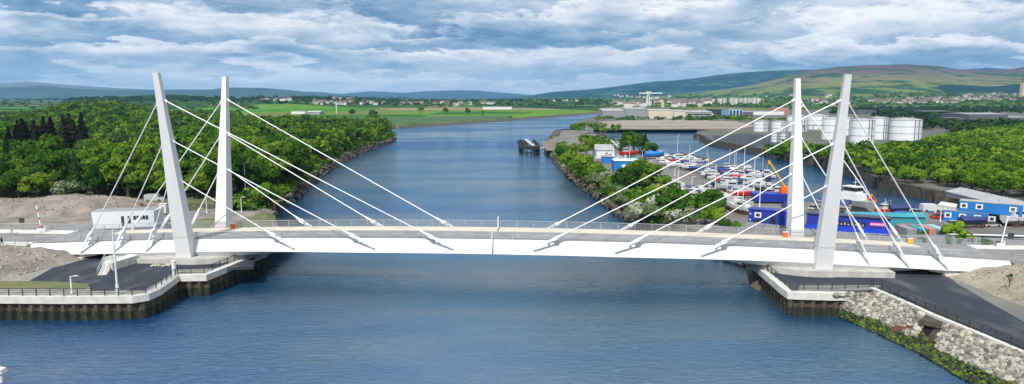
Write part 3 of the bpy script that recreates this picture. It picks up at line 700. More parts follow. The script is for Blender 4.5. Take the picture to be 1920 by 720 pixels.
q0 = Vector(G(212, 508, QZ)); q1 = Vector(G(262, 492, QZ)); b = MB(); dv = (q1-q0).normalized(); nn = Vector((-dv.y, dv.x))
def obox(b, a, dv, L_, w, z0, z1, m=0):
    nn = Vector((-dv.y, dv.x)); P = [a, a+dv*L_, a+dv*L_+nn*w, a+nn*w]
    b.rings([[(p.x, p.y, z0) for p in P], [(p.x, p.y, z1) for p in P]], m)
obox(b, q0, dv, (q1-q0).length, 2.2, QZ-.2, QZ+1.5)
tag(b.build('ramp_wall', M['pale']), 'pale concrete ramp wall beside the quay stair below the bridge', 'wall')
for i in range(9):
    x, y = G(285+i*4.5+random.uniform(-2,2), 501-random.uniform(0,3), QZ); o = None
    b = MB(); b.tube((0,0,0), (.4,.1,.35), .35, .22, 6); o = b.build('rubble_stone', M['rock']); o.location = (x, y, QZ+.05); o.rotation_euler = (0,0,i); tag(o, 'pale loose stone lying beside the west pier', 'stone', 'stones beside the west pier')
# east quay
EQ = [G(1413,493,QZ), G(1446,520,QZ), G(1480,549,QZ), G(1560,551,QZ), G(1640,545,QZ)]
quay([tuple(p) for p in EQ[:4]] + [G(1592,551,QZ)], 'pale quay wall with weed-stained sheet piles below the east pylons', M['pale'], 1)
b = MB(); P = [tuple(p) for p in EQ] + [(62,107),(62,132),(50,135),(46,130)]; b.prism(P, QZ-1, QZ+.02, 0, 0); tag(b.build('pavement', M['asph']), kind='structure')
ER = [G(x, y, QZ) for x, y in ((1636,541),(1700,568),(1752,592),(1840,628),(1925,664))] + [(64.5,70),(66,58)]
b = MB(); P2 = wall_line([tuple(p) for p in ER], step=3); R = []
for i in range(len(P2)):
    a = offs(P2, i, .5); c = offs(P2, i, -.3); R.append([(a.x, a.y, QZ-1.0), (c.x, c.y, QZ-1.0), (c.x, c.y, QZ+.22), (a.x, a.y, QZ+.22)])
b.rings(R); tag(b.build('kerb', M['pale']), kind='structure')
rail_line([G(x, y, QZ+.18) for x, y in ((1414,488),(1446,514),(1481,542),(1560,542),(1633,538))], 'black railing round the pale quay below the east pylons', QZ+.18)
rail_line([G(x, y, QZ+.2) for x, y in ((1637,538),(1700,565),(1752,588),(1840,624),(1925,660))] + [(64.6,70)], 'long black railing above the boulder slope beside the dark ramp', QZ+.2)
P = [G(x, y, QZ) for x, y in ((1655,536),(1700,560),(1752,584),(1840,620),(1925,655))] + [(66,66),(85,66)] + [G(x, y, QZ) for x, y in ((1935,612),(1860,570),(1795,532),(1770,512),(1640,512),(1560,528))]
b = MB(); b.prism(P, QZ-.5, QZ+.03, 0, 0); tag(b.build('road', M['asph']), kind='structure')
P = [G(x, y, QZ) for x, y in ((1494,548),(1640,543),(1655,535),(1500,535))]; b = MB(); b.prism(P, QZ-.5, QZ+.026, 0, 0); tag(b.build('road', M['asph_l']), kind='structure')
# ------------------------------------------------------------------ earth mounds as small height fields
def mound(name, x0, x1, y0, y1, nx_, ny_, fn, m):
    V = []; Fc = []
    for j in range(ny_+1):
        for i in range(nx_+1):
            x = x0+(x1-x0)*i/nx_; y = y0+(y1-y0)*j/ny_; V.append((x, y, fn(x, y)))
    for j in range(ny_):
        for i in range(nx_):
            a = j*(nx_+1)+i; Fc.append((a, a+1, a+nx_+2, a+nx_+1))
    me = bpy.data.meshes.new(name); me.from_pydata(V, [], Fc); me.materials.append(m); me.polygons.foreach_set('use_smooth', [True]*len(Fc))
    o = bpy.data.objects.new(name, me); COL.objects.link(o); return tag(o, kind='structure')
def fe(x, y):                               # east dirt slope
    e = (x - (72.3 + .12*(110-y)) - 2.0*sstep(96, 113, y)) ; top = 6.35
    t = (y - BR_C[1])*nx.y + (x-BR_C[0])*nx.x
    up = sstep(0, 14, e); k = sstep(-36, -9, t)
    z = QZ - .25 + up*(1.1 + 1.65*k)*1.0 + .55*fbm(x*.25, y*.25, 5)*up + .3*up*fbm(x*.9, y*.9, 8)
    if t > -7.5: z = min(z, 5.6)
    return z
mound('dirt_slope', 71, 150, 40, 126, 110, 120, fe, M['dirt'])
def fw(x, y):                               # west dirt slope in front of the approach road
    t = (y - BR_C[1])*nx.y + (x-BR_C[0])*nx.x
    e = -(x + 84.0 + .25*(118-y)); up = sstep(0, 9, e); k = sstep(-28, -9, t); f = sstep(109.5, 113.5, y)
    z = QZ - .3 + up*f*(.5 + 2.25*k) + .5*fbm(x*.3, y*.3, 5)*up*f + .35*up*f*fbm(x*1.1, y*1.1, 8)
    if t > -7.5: z = min(z, 5.6)
    return z
mound('dirt_slope', -170, -82, 108.5, 134, 120, 60, fw, M['dirt_g'])
def fm(x, y):                               # the long mound behind the west approach
    k = sstep(171, 182, y)*(1-sstep(189, 203, y))*(1-sstep(-112, -90, x))*sstep(-330, -300, x)
    return QZ - .2 + k*(3.9 + 1.6*fbm(x*.05, y*.08, 3)) + .5*fbm(x*.3, y*.3, 2)*k
mound('dirt_mound', -330, -88, 165, 224, 200, 60, fm, M['dirt_g'])
P = [(-330,200),(-92,200),(-76,192),(-70,206),(-86,220),(-330,250)]; b = MB(); b.prism(P, QZ-.4, QZ+.05, 0, 0); tag(b.build('grass', M['grass']), kind='structure')
P = [(-330,140),(-330,172),(-90,172),(-74,186),(-68,186),(-67,142)]; b = MB(); b.prism(P, QZ-.4, QZ+.9, 0, 3); tag(b.build('gravel', M['dirt_g']), kind='structure')
P = [(-330,158),(-180,156),(-120,154),(-96,166),(-84,184),(-80,184),(-80,176),(-86,160),(-100,149.5),(-130,148.5),(-330,150)]; b = MB(); b.prism(P, QZ+.5, QZ+.93, 0, 0); tag(b.build('road', M['asph_l']), kind='structure')
P = [(-78,150),(-78,170),(-72,172),(-69,150)]; b = MB(); b.prism(P, QZ+.5, QZ+.96, 0, 0); tag(b.build('grass', M['grass']), kind='structure')
P = [(-82,151.5),(-90,151.5),(-88,160),(-80.5,162),(-79,157)]; b = MB(); b.prism(P, QZ+.5, QZ+.97, 0, 0); tag(b.build('car_park', M['asph']), kind='structure')
P = [(-74,178),(-66,181),(-58.5,160),(-57,148),(-66,146)]; b = MB(); b.prism(P, QZ-.6, QZ+.6, 0, 3); tag(b.build('grass', M['grass']), kind='structure')
# ------------------------------------------------------------------ riprap and weed on the east shore
WL = [G(x, y, 0) for x, y in ((1530,570),(1560,588),(1647,624),(1726,662),(1813,712))] + [(60.5,66),(62,55)]
TL = [G(1560,553,QZ), G(1592,552,QZ), G(1650,551,QZ), G(1752,598,QZ), G(1840,634,QZ), (64.2,72), (65.5,58)]
def lerp2(P, k):
    n = len(P)-1; q = min(n-1e-6, max(0, k*n)); i = int(q); f = q-i; return (P[i][0]*(1-f)+P[i+1][0]*f, P[i][1]*(1-f)+P[i+1][1]*f)
gap0, gap1 = .47, .54
def rav(k): return max(0, 1-abs(k-.505)/.036)
b = MB(); n = 120; R = []
for i in range(n+1):
    k = i/n; a = lerp2(WL, k); c = lerp2(TL, k); R.append([(c[0]+.4, c[1], QZ-.1)] + [((c[0]*(1-f)+a[0]*f), c[1]*(1-f)+a[1]*f, max(((QZ-.25)*(1-f)**1.1-.15 - f*.15) - 2.6*min(1, 2*rav(k))*(1-f), -.3)) for f in (.1,.3,.5,.7,.85,1.0)] + [(a[0]-3, a[1]-3, -1.5)])
b.rings(R, closed=False, caps=False); tag(b.build('shore', M['bank']), kind='structure')
rocks = []
for v in range(5):
    bm_v = []; me = bpy.data.meshes.new('boulder'); import bmesh
    bm = bmesh.new(); bmesh.ops.create_icosphere(bm, subdivisions=2, radius=.5)
    for q in bm.verts:
        k = 1 + .5*fbm(q.co.x*2+v*9, q.co.y*2+q.co.z*3, v); q.co = Vector((round(q.co.x*k*3)/3*.5+q.co.x*k*.5, q.co.y*k*.85, q.co.z*k*.7))
    bm.to_mesh(me); bm.free(); me.materials.append(M['rock']); rocks.append(me)
cnt = 0
def shore_pt(k, f):
    a = lerp2(WL, k); c = lerp2(TL, k); return (c[0]*(1-f)+a[0]*f, c[1]*(1-f)+a[1]*f, (QZ-.15)*min(1, max(0, 1-f))**1.1-.1-2.5*min(1, 2*rav(k))*min(1, max(0, 1-f)))
# boulders beyond counting -> one stuff mesh
V = []; Fc = []; off = 0
gap0, gap1 = .47, .54
arr = []
for me in rocks:
    co_ = np.empty(len(me.vertices)*3); me.vertices.foreach_get('co', co_); arr.append((co_.reshape(-1,3), [tuple(p.vertices) for p in me.polygons]))
def heap(name, lab, k0, k1, cntn, f0, f1, m, s0=.45, s1=1.15):
    V = []; Fc = []; off = 0
    for i in range(cntn):
        k = random.uniform(k0, k1); f = random.uniform(f0, f1); x, y, z = shore_pt(k, f); s = s0+(s1-s0)*random.random()**1.8*1.35
        co_, pf = random.choice(arr); a = random.uniform(0, 6.28); c_, s_ = math.cos(a), math.sin(a)
        Q = co_*s*np.array([1, 1, random.uniform(.7, 1.1)]); X = Q[:,0]*c_-Q[:,1]*s_+x; Y = Q[:,0]*s_+Q[:,1]*c_+y; Z = Q[:,2]+z+.15+random.uniform(0,.2)
        V.append(np.stack([X,Y,Z],1)); Fc += [tuple(off+q for q in f_) for f_ in pf]; off += len(Q)
    me = bpy.data.meshes.new(name); me.from_pydata(np.concatenate(V).tolist(), [], Fc); me.materials.append(m)
    o = bpy.data.objects.new(name, me); COL.objects.link(o); tag(o, lab, 'rocks', None, 'stuff'); return o
def islmat(name, ramp_cols):
    m = bpy.data.materials.new(name); nt_ = nodes(m); N_ = nt_.nodes; L_ = nt_.links
    out = N_.new('ShaderNodeOutputMaterial'); p = N_.new('ShaderNodeBsdfPrincipled'); p.inputs['Roughness'].default_value = .95; L_.new(p.outputs[0], out.inputs[0])
    ge = N_.new('ShaderNodeNewGeometry'); r = N_.new('ShaderNodeValToRGB'); L_.new(ge.outputs['Random Per Island'], r.inputs[0])
    e = r.color_ramp.elements; e[0].color = ramp_cols[0]+(1,); e[1].color = ramp_cols[2]+(1,); x = e.new(.5); x.color = ramp_cols[1]+(1,)
    L_.new(r.outputs[0], p.inputs['Base Color']); return m
rk = islmat('riprap', ((.09,.085,.07), (.22,.205,.17), (.42,.40,.345))); wd = islmat('weedy_rock', ((.010,.011,.007), (.022,.038,.008), (.09,.15,.012)))
heap('riprap_rocks', 'pale armour stones piled on the shore between quay and culvert', 0.02, gap0, 4000, -.02, .70, rk, .20, .85)
heap('riprap_rocks', 'pale armour stones piled on the shore beyond the culvert', gap1, .999, 5000, -.02, .66, rk, .20, .85)
heap('seaweed_rocks', 'weedy dark stones below the culvert outlet', gap0, gap1, 260, .3, .8, wd, .25, .6)
heap('seaweed_rocks', 'green weed-covered stones along the tide line of the shore', 0.0, .999, 4200, .64, 1.10, wd, .22, .6)
for k in range(7): pass
c0 = lerp2(TL, .505); a0_ = lerp2(WL, .505); cv = empty('culvert_outlet', (c0[0]+(a0_[0]-c0[0])*.12, c0[1]+(a0_[1]-c0[1])*.12, 0), math.atan2(c0[1]-a0_[1], c0[0]-a0_[0]), 'dark culvert outlet with a rusty sheet wall in the boulder slope', 'culvert')
b = MB(); b.box(-.2, 3.2, -1.9, -1.45, .2, 3.5); b.box(-.2, 3.2, 1.45, 1.9, .2, 3.5); b.box(.3, 3.2, -1.44, 1.44, 2.7, 3.45); b.build('headwall', M['timber'], cv)
b = MB(); b.box(.8, 1.0, -1.44, 1.44, .2, 2.69); b.build('opening', M['black'], cv)
b = MB()
for i in range(7): b.box(-.1-(i%2)*.12, .2-(i%2)*.12, 2.0+i*.5, 2.5+i*.5, .5, 2.3+.1*(i%3)-.12*i)
b.build('rusty_panel', M['rust'], cv)
# shore stones under the east end, far side of the quay, and rough far banks
def bankrocks(name, lab, line, n, z0=-.1, z1=1.6, w=3.0, s0=.4, s1=1.2, m=None):
    V = []; Fc = []; off = 0
    for i in range(n):
        x, y = lerp2(line, random.random()); f = random.random(); s = random.uniform(s0, s1); co_, pf = random.choice(arr)
        Q = co_*s; Q = Q + np.array([x+random.uniform(-w/2, w/2), y+random.uniform(-w/2, w/2), z0+(z1-z0)*f]); V.append(Q); Fc += [tuple(off+q for q in f_) for f_ in pf]; off += len(Q)
    me = bpy.data.meshes.new(name); me.from_pydata(np.concatenate(V).tolist(), [], Fc); me.materials.append(m or rk)
    o = bpy.data.objects.new(name, me); COL.objects.link(o); tag(o, lab, 'rocks', None, 'stuff')
bankrocks('shore_rocks', 'pale stones on the shore beyond the bridge under the yard trees', [G(x, y, 0) for x, y in ((1412,500),(1385,494),(1355,486),(1280,458))], 500)
bankrocks('shore_rocks', 'dark stones lining the river edge below the yard trees', [G(x, y, 0) for x, y in ((1210,430),(1160,398),(1110,362),(1075,336),(1050,310),(1034,288))], 1500, -.1, 2.2, 4, .7, 2.0, islmat('dark_riprap', ((.03,.028,.02), (.07,.065,.045), (.14,.13,.10))))
bankrocks('shore_rocks', 'dark stones lining the west river edge below the wood', shoreW[:9], 2600, -.2, 3.2, 5, .7, 2.2, islmat('dark_riprap_west', ((.035,.032,.025), (.08,.075,.055), (.17,.16,.13))))

def scatter_stones(name, lab, x0, x1, y0, y1, fn, n, m, s0=.12, s1=.5, cond=None):
    V = []; Fc = []; off = 0
    for i in range(n):
        x = random.uniform(x0, x1); y = random.uniform(y0, y1)
        if cond and not cond(x, y): continue
        s = random.uniform(s0, s1)**1.2; co_, pf = random.choice(arr); Q = co_*s + np.array([x, y, fn(x, y)+.05*s]); V.append(Q); Fc += [tuple(off+q for q in f_) for f_ in pf]; off += len(Q)
    me = bpy.data.meshes.new(name); me.from_pydata(np.concatenate(V).tolist(), [], Fc); me.materials.append(m)
    o = bpy.data.objects.new(name, me); COL.objects.link(o); tag(o, lab, 'stones', None, 'stuff')
scatter_stones('loose_stones', 'loose stones strewn over the pale dirt slope east of the ramp', 74, 100, 84, 118, fe, 1500, rk, .12, .5, lambda x, y: x > 73.5+.12*(110-y) and (y-BR_C[1])*nx.y+(x-BR_C[0])*nx.x < -8)
scatter_stones('loose_stones', 'loose stones strewn over the grey dirt slope by the west quay', -120, -86, 110, 128, fw, 1400, rk, .12, .5, lambda x, y: (y-BR_C[1])*nx.y+(x-BR_C[0])*nx.x < -8)
scatter_stones('loose_stones', 'stones on the long grey mound behind the west road', -230, -92, 172, 200, fm, 1600, rk, .15, .7)
# ------------------------------------------------------------------ tree kinds
PR = {}
def proto_set(key, n, R, Hc, trunk, ncl, nl, size, m, kind='broad'):
    PR[key] = [make_tree_proto('%s' % key, R*random.uniform(.9, 1.1), Hc*random.uniform(.9, 1.1), trunk, ncl+i, nl, size, LF[m], kind) for i in range(n)]
proto_set('broadleaf_tree', 5, 5.4, 11.5, .3, 17, 3000, .62, 'broad')
proto_set('bright_tree', 4, 4.0, 7.0, .0, 12, 1500, .55, 'bright')
proto_set('conifer_tree', 3, 3.6, 15, 1.0, 1, 2200, .65, 'dark', 'conifer')
proto_set('brown_conifer', 2, 4.0, 16, 1.0, 1, 2200, .65, 'brown', 'conifer')
proto_set('hawthorn_tree', 3, 3.2, 4.8, .0, 9, 1300, .42, 'blossom')
proto_set('chestnut_tree', 2, 7.5, 16, 2.5, 22, 4600, .75, 'chestnut')
proto_set('shrub', 3, 1.3, 1.9, .1, 6, 420, .28, 'bright')
NAME = {'broadleaf_tree':'broadleaf_tree', 'bright_tree':'broadleaf_tree', 'conifer_tree':'conifer_tree', 'brown_conifer':'conifer_tree', 'hawthorn_tree':'hawthorn_tree', 'chestnut_tree':'chestnut_tree', 'shrub':'shrub'}
LAB = {'broadleaf_tree':('dark green broadleaf tree in the dense wood on the west bank', 'tree', 'broadleaf trees of the west wood'),
       'bright_tree':('light green broadleaf tree among the crowns of the west wood', 'tree', 'light green trees of the west wood'),
       'conifer_tree':('dark conical conifer rising among broadleaf crowns of the west wood', 'tree', 'conifers of the west wood'),
       'brown_conifer':('blackish brown bare-looking conifer in the clump inside the west wood', 'tree', 'brown conifers of the west wood'),
       'hawthorn_tree':('white blossoming hawthorn at the front edge of the west wood', 'tree', 'hawthorns of the west wood'),
       'chestnut_tree':('very large pale-flowering chestnut tree standing over the west wood', 'tree', 'chestnuts of the west wood'),
       'shrub':('small light green shrub', 'shrub', 'shrubs')}
def tree(k, x, y, z, s, lab=None, sz=None):
    l = lab or LAB[k]; o = plant(random.choice(PR[k]), x, y, z, s, l[0], l[1], l[2], sz=sz); o.name = NAME[k]; return o
# ------------------------------------------------------------------ west wood
inner = [(x-2.5, y) for x, y in shoreW[1:8]]
WOOD = [(-700,204),(-96,206),(-80,206)] + inner + [(-118,640),(-300,760),(-400,1000),(-700,1000),(-900,600)]
def scatter(poly, sp, dmin=0, dmax=1e9, fr=1.0, mid=None):
    xs = [p[0] for p in poly]; ys = [p[1] for p in poly]; out = []; y = min(ys); r = 0
    while y < max(ys):
        x = min(xs) + (r % 2)*sp/2; r += 1
        while x < max(xs):
            p = (x+random.uniform(-.38,.38)*sp, y+random.uniform(-.38,.38)*sp); x += sp
            if abs(p[0]) > .80*p[1]+14: continue
            if dmin <= p[1] < dmax and inside(p, poly): out.append(p)
        y += sp*.87
    return out
pts = sorted(scatter(WOOD, 7.6), key=lambda p: p[1])
def pxof(x, y): return 960 + F*x/y
def in_blob(px, d, c, r): return (px-c[0])**2/r[0]**2 + (d-c[1])**2/r[1]**2 < 1
def rise(x, y): q = pxof(x, y); return 13*sstep(520, 800, y)*sstep(60, 150, q)*(1-sstep(215, 330, q))
near = []; mass = []
chest = [(-166, 292), (-172, 276), (-155, 268)]
for x, y in chest: tree('chestnut_tree', x, y, QZ, 1.0 if y > 280 else .8)
nb = 0; brn = 0
for x, y in pts:
    px = pxof(x, y)
    if any((x-a)**2+(y-b_)**2 < 60 for a, b_ in chest): continue
    if in_blob(px, y, (205, 262), (30, 16)) and False: continue
    if in_blob(px, y, (85, 300), (75, 38)):
        if random.random() < .55 and brn < 34: tree('brown_conifer', x, y, QZ, random.uniform(.95, 1.3)); brn += 1
        continue
    if nb < 186:
        r = random.random()
        front = y < 214
        if front and r < .10: tree('hawthorn_tree', x, y-2, QZ, random.uniform(.9, 1.3))
        elif r < .04: tree('conifer_tree', x, y, QZ, random.uniform(.75, 1.0)); 
        else:
            k = 'bright_tree' if (vn(x/22, y/22, 4) > .62) else 'broadleaf_tree'
            s = (random.uniform(1.15, 1.5) if random.random() < .22 else random.uniform(.72, 1.08))*(.85 if front else 1)*(1.35 if k == 'bright_tree' else 1); tree(k, x, y, QZ, s); nb += 1
    else: mass.append((x, y, QZ+rise(x, y)))
print('west mass', len(mass))
A = [p for p in mass if vn(p[0]/60, p[1]/60, 9) < .52]; B = [p for p in mass if vn(p[0]/60, p[1]/60, 9) >= .52]
A1 = [p for i, p in enumerate(A) if i % 9]; A2 = [p for i, p in enumerate(A) if i % 9 == 0]
forest_mass('woodland', A1, LF['broad_m'], 210, 1.15, 'broad', 'dark green canopy of the wood stretching back along the west bank')
forest_mass('woodland', A2, LF['dark_m'], 210, 1.1, 'broad', 'darkest crowns scattered through the far part of the west wood', (10, 14))
forest_mass('woodland', B, LF['bright_m' if False else 'broad_m'], 210, 1.15, 'broad', 'lighter green canopy of the wood towards the river bend', (8, 14))
bp = []
for i in range(260):
    k = random.random(); x, y = lerp2(shoreW[:9], k); f = random.random(); bp.append((x-.5-f*4.5, y+random.uniform(-2, 2), .6+f*2.0))
forest_mass('bushes', bp, LF['broad_m'], 90, .8, 'broad', 'low green bushes overhanging the stony edge of the west bank', (2.5, 5), 5)
bp = []; sl_ = [G(x, y, 0) for x, y in ((1235,436),(1208,428),(1160,396),(1110,361),(1075,335),(1052,310),(1036,288))]
for i in range(230):
    k = random.random(); x, y = lerp2(sl_, k); f = random.random(); bp.append((x+1.0+f*6, y+random.uniform(-2, 2), .3+f*2.6))
forest_mass('bushes', bp[:195], LF['broad_m'], 90, .7, 'broad', 'green bushes spilling down the river edge of the boatyard', (2.2, 4.5), 5)
forest_mass('blossom_bushes', bp[195:], leafmat('foliage_blossom_m', (.05,.09,.02), (.20,.25,.13), (.55,.56,.45), True, .15, .5), 110, .45, 'broad', 'whitish flowering bushes along the river edge of the boatyard', (1.6, 3), 5)
# bushes on the near west bank
for i, (px, py, s, k) in enumerate(((497,392,1.0,'bright_tree'),(515,384,.7,'bright_tree'),(470,398,.5,'hawthorn_tree'),(430,368,.9,'hawthorn_tree'),(482,350,.9,'hawthorn_tree'),(512,348,1.1,'broadleaf_tree'),(535,372,.6,'bright_tree'),(560,348,1.0,'broadleaf_tree'),(540,345,1.1,'broadleaf_tree'),(178,364,1.1,'hawthorn_tree'),(372,362,1.0,'hawthorn_tree'))):
    x, y = G(px, py, QZ); tree(k, x, y, QZ, s, ({'bright_tree':'light green bush on the grassy river bank west of the bridge','hawthorn_tree':'white blossoming hawthorn at the wood edge behind the west road','broadleaf_tree':'dark green tree on the river bank below the west wood'}[k], 'tree', {'bright_tree':'bushes on the west river bank','hawthorn_tree':'hawthorns at the wood edge','broadleaf_tree':'trees low on the west river bank'}[k]))
# ------------------------------------------------------------------ east wood
EW = [G(x, y, 3.9) for x, y in ((1468,288),(1560,304),(1620,325),(1662,341),(1780,352),(1925,376),(2010,396),(2050,250),(1900,247),(1790,262),(1700,288),(1620,298),(1560,292),(1480,284))]
pts = sorted(scatter(EW, 6.2), key=lambda p: p[1]); mass = []; nb = 0
for x, y in pts:
    px = pxof(x, y)
    if in_blob(px, y, (1870, 262), (40, 9)): continue
    if nb < 80: tree('bright_tree', x, y, 3.9, random.uniform(.6, 1.0), ('light green scrubby tree in the thicket behind the east channel', 'tree', 'scrub trees behind the east channel')); nb += 1
    else: mass.append((x, y, 2.6))
print('east mass', len(mass))
mb = [p for p in mass if pxof(p[0], p[1]) > 1640 + (vn(p[0]/26, p[1]/40, 2)-.5)*520 - max(0, p[1]-420)]; md = [p for p in mass if p not in set(mb)]
forest_mass('thicket', mb, LF['bright_m'], 150, 1.05, 'broad', 'light green scrub thicket spreading behind the east channel', (5, 8.5))
forest_mass('thicket', md, LF['broad_m'], 150, 1.1, 'broad', 'darker green scrub in front of the white storage tanks', (6, 9))
# ------------------------------------------------------------------ trees round the yard
YT = [(1062,322,.85,'broadleaf_tree'),(1078,330,1.0,'bright_tree'),(1070,310,1.1,'bright_tree'),(1092,322,1.3,'bright_tree'),(1100,300,1.0,'broadleaf_tree'),(1088,338,.9,'bright_tree'),(1108,345,1.0,'hawthorn_tree'),(1118,335,1.1,'bright_tree'),(1058,305,.7,'bright_tree'),(1048,296,.6,'broadleaf_tree'),
      (1122,352,1.2,'hawthorn_tree'),(1135,345,1.3,'hawthorn_tree'),(1150,352,1.0,'hawthorn_tree'),(1140,362,.9,'hawthorn_tree'),(1163,358,.7,'broadleaf_tree'),(1180,350,.8,'broadleaf_tree'),(1200,352,.85,'broadleaf_tree'),(1170,378,1.2,'hawthorn_tree'),(1185,372,1.0,'broadleaf_tree'),(1205,368,1.0,'broadleaf_tree'),(1222,372,1.05,'broadleaf_tree'),(1228,385,.9,'bright_tree'),(1215,398,1.0,'bright_tree'),
      (1165,385,.8,'hawthorn_tree'),(1190,396,.9,'hawthorn_tree'),(1200,412,1.1,'hawthorn_tree'),(1225,415,1.0,'hawthorn_tree'),(1238,402,1.2,'hawthorn_tree'),(1255,410,.8,'broadleaf_tree'),(1270,396,.75,'broadleaf_tree'),(1262,422,.9,'hawthorn_tree'),(1290,425,1.0,'hawthorn_tree'),(1312,404,.6,'broadleaf_tree'),(1330,408,.75,'broadleaf_tree'),(1322,424,.8,'bright_tree'),(1343,424,.7,'bright_tree'),(1285,412,.8,'hawthorn_tree'),(1360,428,.4,'bright_tree'),(1380,430,.35,'bright_tree')]
for px, py, s, k in YT:
    x, y = G(px, py, QZ-.5); tree(k, x, y, QZ-.6, s*.92, ({'bright_tree':'light green rounded tree on the river edge of the boatyard','hawthorn_tree':'white blossoming hawthorn on the river edge of the boatyard','broadleaf_tree':'dark green tree between the river and the boatyard'}[k], 'tree', {'bright_tree':'light green trees beside the boatyard','hawthorn_tree':'hawthorns beside the boatyard','broadleaf_tree':'dark green trees beside the boatyard'}[k]))
for px, py, s, k in ((1168,287,.75,'conifer_tree'),(1178,286,.95,'broadleaf_tree'),(1188,286,1.15,'broadleaf_tree'),(1199,289,1.0,'broadleaf_tree'),(1209,292,.7,'conifer_tree'),(1217,293,.7,'broadleaf_tree'),(1227,293,.45,'conifer_tree')):
    x, y = G(px, py, QZ); tree(k, x, y, QZ, s, ('dark green tree in the row standing at the basin end of the boatyard' if k[0] == 'b' else 'slim dark conifer in the row at the basin end of the boatyard', 'tree', 'row of trees at the basin end'))
mass = []
for (x0, x1, y0, y1, n) in ((1075,1160,236,248,34),(1085,1150,262,274,26),(1110,1160,268,280,16),(1048,1090,282,296,8),(1120,1300,219,226,90),(1290,1400,220,226,60)):
    for i in range(n):
        px = random.uniform(x0, x1); py = random.uniform(y0, y1); x, y = G(px, py, 3.9); mass.append((x, y, 2.2))
forest_mass('bushes', mass, LF['broad_m'], 60, 1.3, 'broad', 'low green bushes along the jetty tip and in front of the sheds', (3, 6))
for i, (px, py, s) in enumerate(((1737,455,1.0),(1785,456,1.25),(1800,454,2.2),(1812,456,1.8),(1826,457,1.2),(1840,456,.9),(1860,460,1.1),(1742,452,1.3))):
    x, y = G(px, py, QZ+.6); tree('shrub', x, y+2, QZ, s, ('light green shrub in front of the grey palisade fence', 'shrub', 'shrubs along the grey fence'))
PR['thin'] = [make_tree_proto('shrub', .9, 1.8, .3, 4, 160, .2, LF['dark'])]; NAME['thin'] = 'shrub'
x, y = G(1893, 530, 5.6); tree('thin', x, y, 5.3, .6, ('thin weedy sapling growing alone on the pale dirt slope', 'shrub', None), .9)
# ------------------------------------------------------------------ woods far off
def far_mass(boxes, name, m, lab, nl=34, size=4.2, R=(6,10), h=(6,11)):
    VV = []; TT = []
    for (x0, x1, y0, y1, n) in boxes:
        for i in range(n):
            q = hit(random.uniform(x0, x1), random.uniform(y0, y1))
            if not q: continue
            P, Nn = crown_points(random.uniform(*R), random.uniform(*h), 4, nl); k = max(.8, min(1.8, q[1]/2600)); P = P*np.array([k*1.5, k*1.2, min(k, 1.2)]) + np.array([q[0], q[1], q[2]-1.5])
            VV.append(leaf_quads(P, Nn, size*k)); TT.append(np.full(nl, random.random()))
    me = mesh_quads(name, np.concatenate(VV), [m], np.concatenate(TT)); o = bpy.data.objects.new(name, me); COL.objects.link(o); tag(o, lab, 'woodland', None, 'stuff')
far_mass([(150,480,184,192,240),(0,170,186,190,50),(480,760,184,187,110),(560,1130,188,192,200),(480,760,191,196,60),(640,1130,195.5,198,70)], 'woodland', LF['dark_m'], 'dark woods and hedgerows on the low ridge west of the river')
far_mass([(0,480,192,204,120),(240,480,200,212,30),(560,1130,189,198,240),(740,1130,198,200,40)], 'woodland', LF['broad_m'], 'green hedges and copses between the fields west of the river')
far_mass([(1130,1480,188,200,170),(1430,1640,186,200,150),(1600,1930,190,199,240),(1560,1930,176,190,200),(1290,1480,198,202,80),(980,1200,184,189,80),(1200,1500,178,187,70)], 'woodland', LF['broad_m'], 'green trees between the houses of the far town')
# nearer copses of the east side, under 1500 m
def near_mass(boxes, name, m, lab, nl=60, size=2.6, h=(7,11), R=(4,7)):
    VV = []; TT = []
    for (x0, x1, y0, y1, n) in boxes:
        for i in range(n):
            x, y = G(random.uniform(x0, x1), random.uniform(y0, y1), 4); P, Nn = crown_points(random.uniform(*R), random.uniform(*h), 5, nl)
            P = P*np.array([1.3, 1.3, 1]) + np.array([x, y, 2.5]); VV.append(leaf_quads(P, Nn, size)); TT.append(np.full(nl, random.random()))
    me = mesh_quads(name, np.concatenate(VV), [m], np.concatenate(TT)); o = bpy.data.objects.new(name, me); COL.objects.link(o); tag(o, lab, 'woodland', None, 'stuff')
near_mass([(1560,1930,202,214,260),(1640,1820,214,222,110),(1700,1800,232,244,60),(1780,1930,232,250,110),(1720,1790,222,234,24)], 'woodland', LF['dark_m'], 'dark tree belt between the tanks and the town')
near_mass([(1440,1600,276,288,70),(1300,1480,222,226,50)], 'woodland', LF['broad_m'], 'green bushes below the storage tanks', 60, 1.3, (2,3.5), (2.5,4))
for i, (px, py, s) in enumerate(((789,213,1.0),(836,214,.9),(877,216,.85),(957,225,.45),(700,222,1.0),(660,219,.9),(702,230,.9),(906,213,.4),(905,217,.3))):
    x, y = G(px, py, 3.1); tree('broadleaf_tree', x, y, 3, s*1.25, ('lone round tree standing in the flat green river fields', 'tree', 'lone trees in the river fields'))
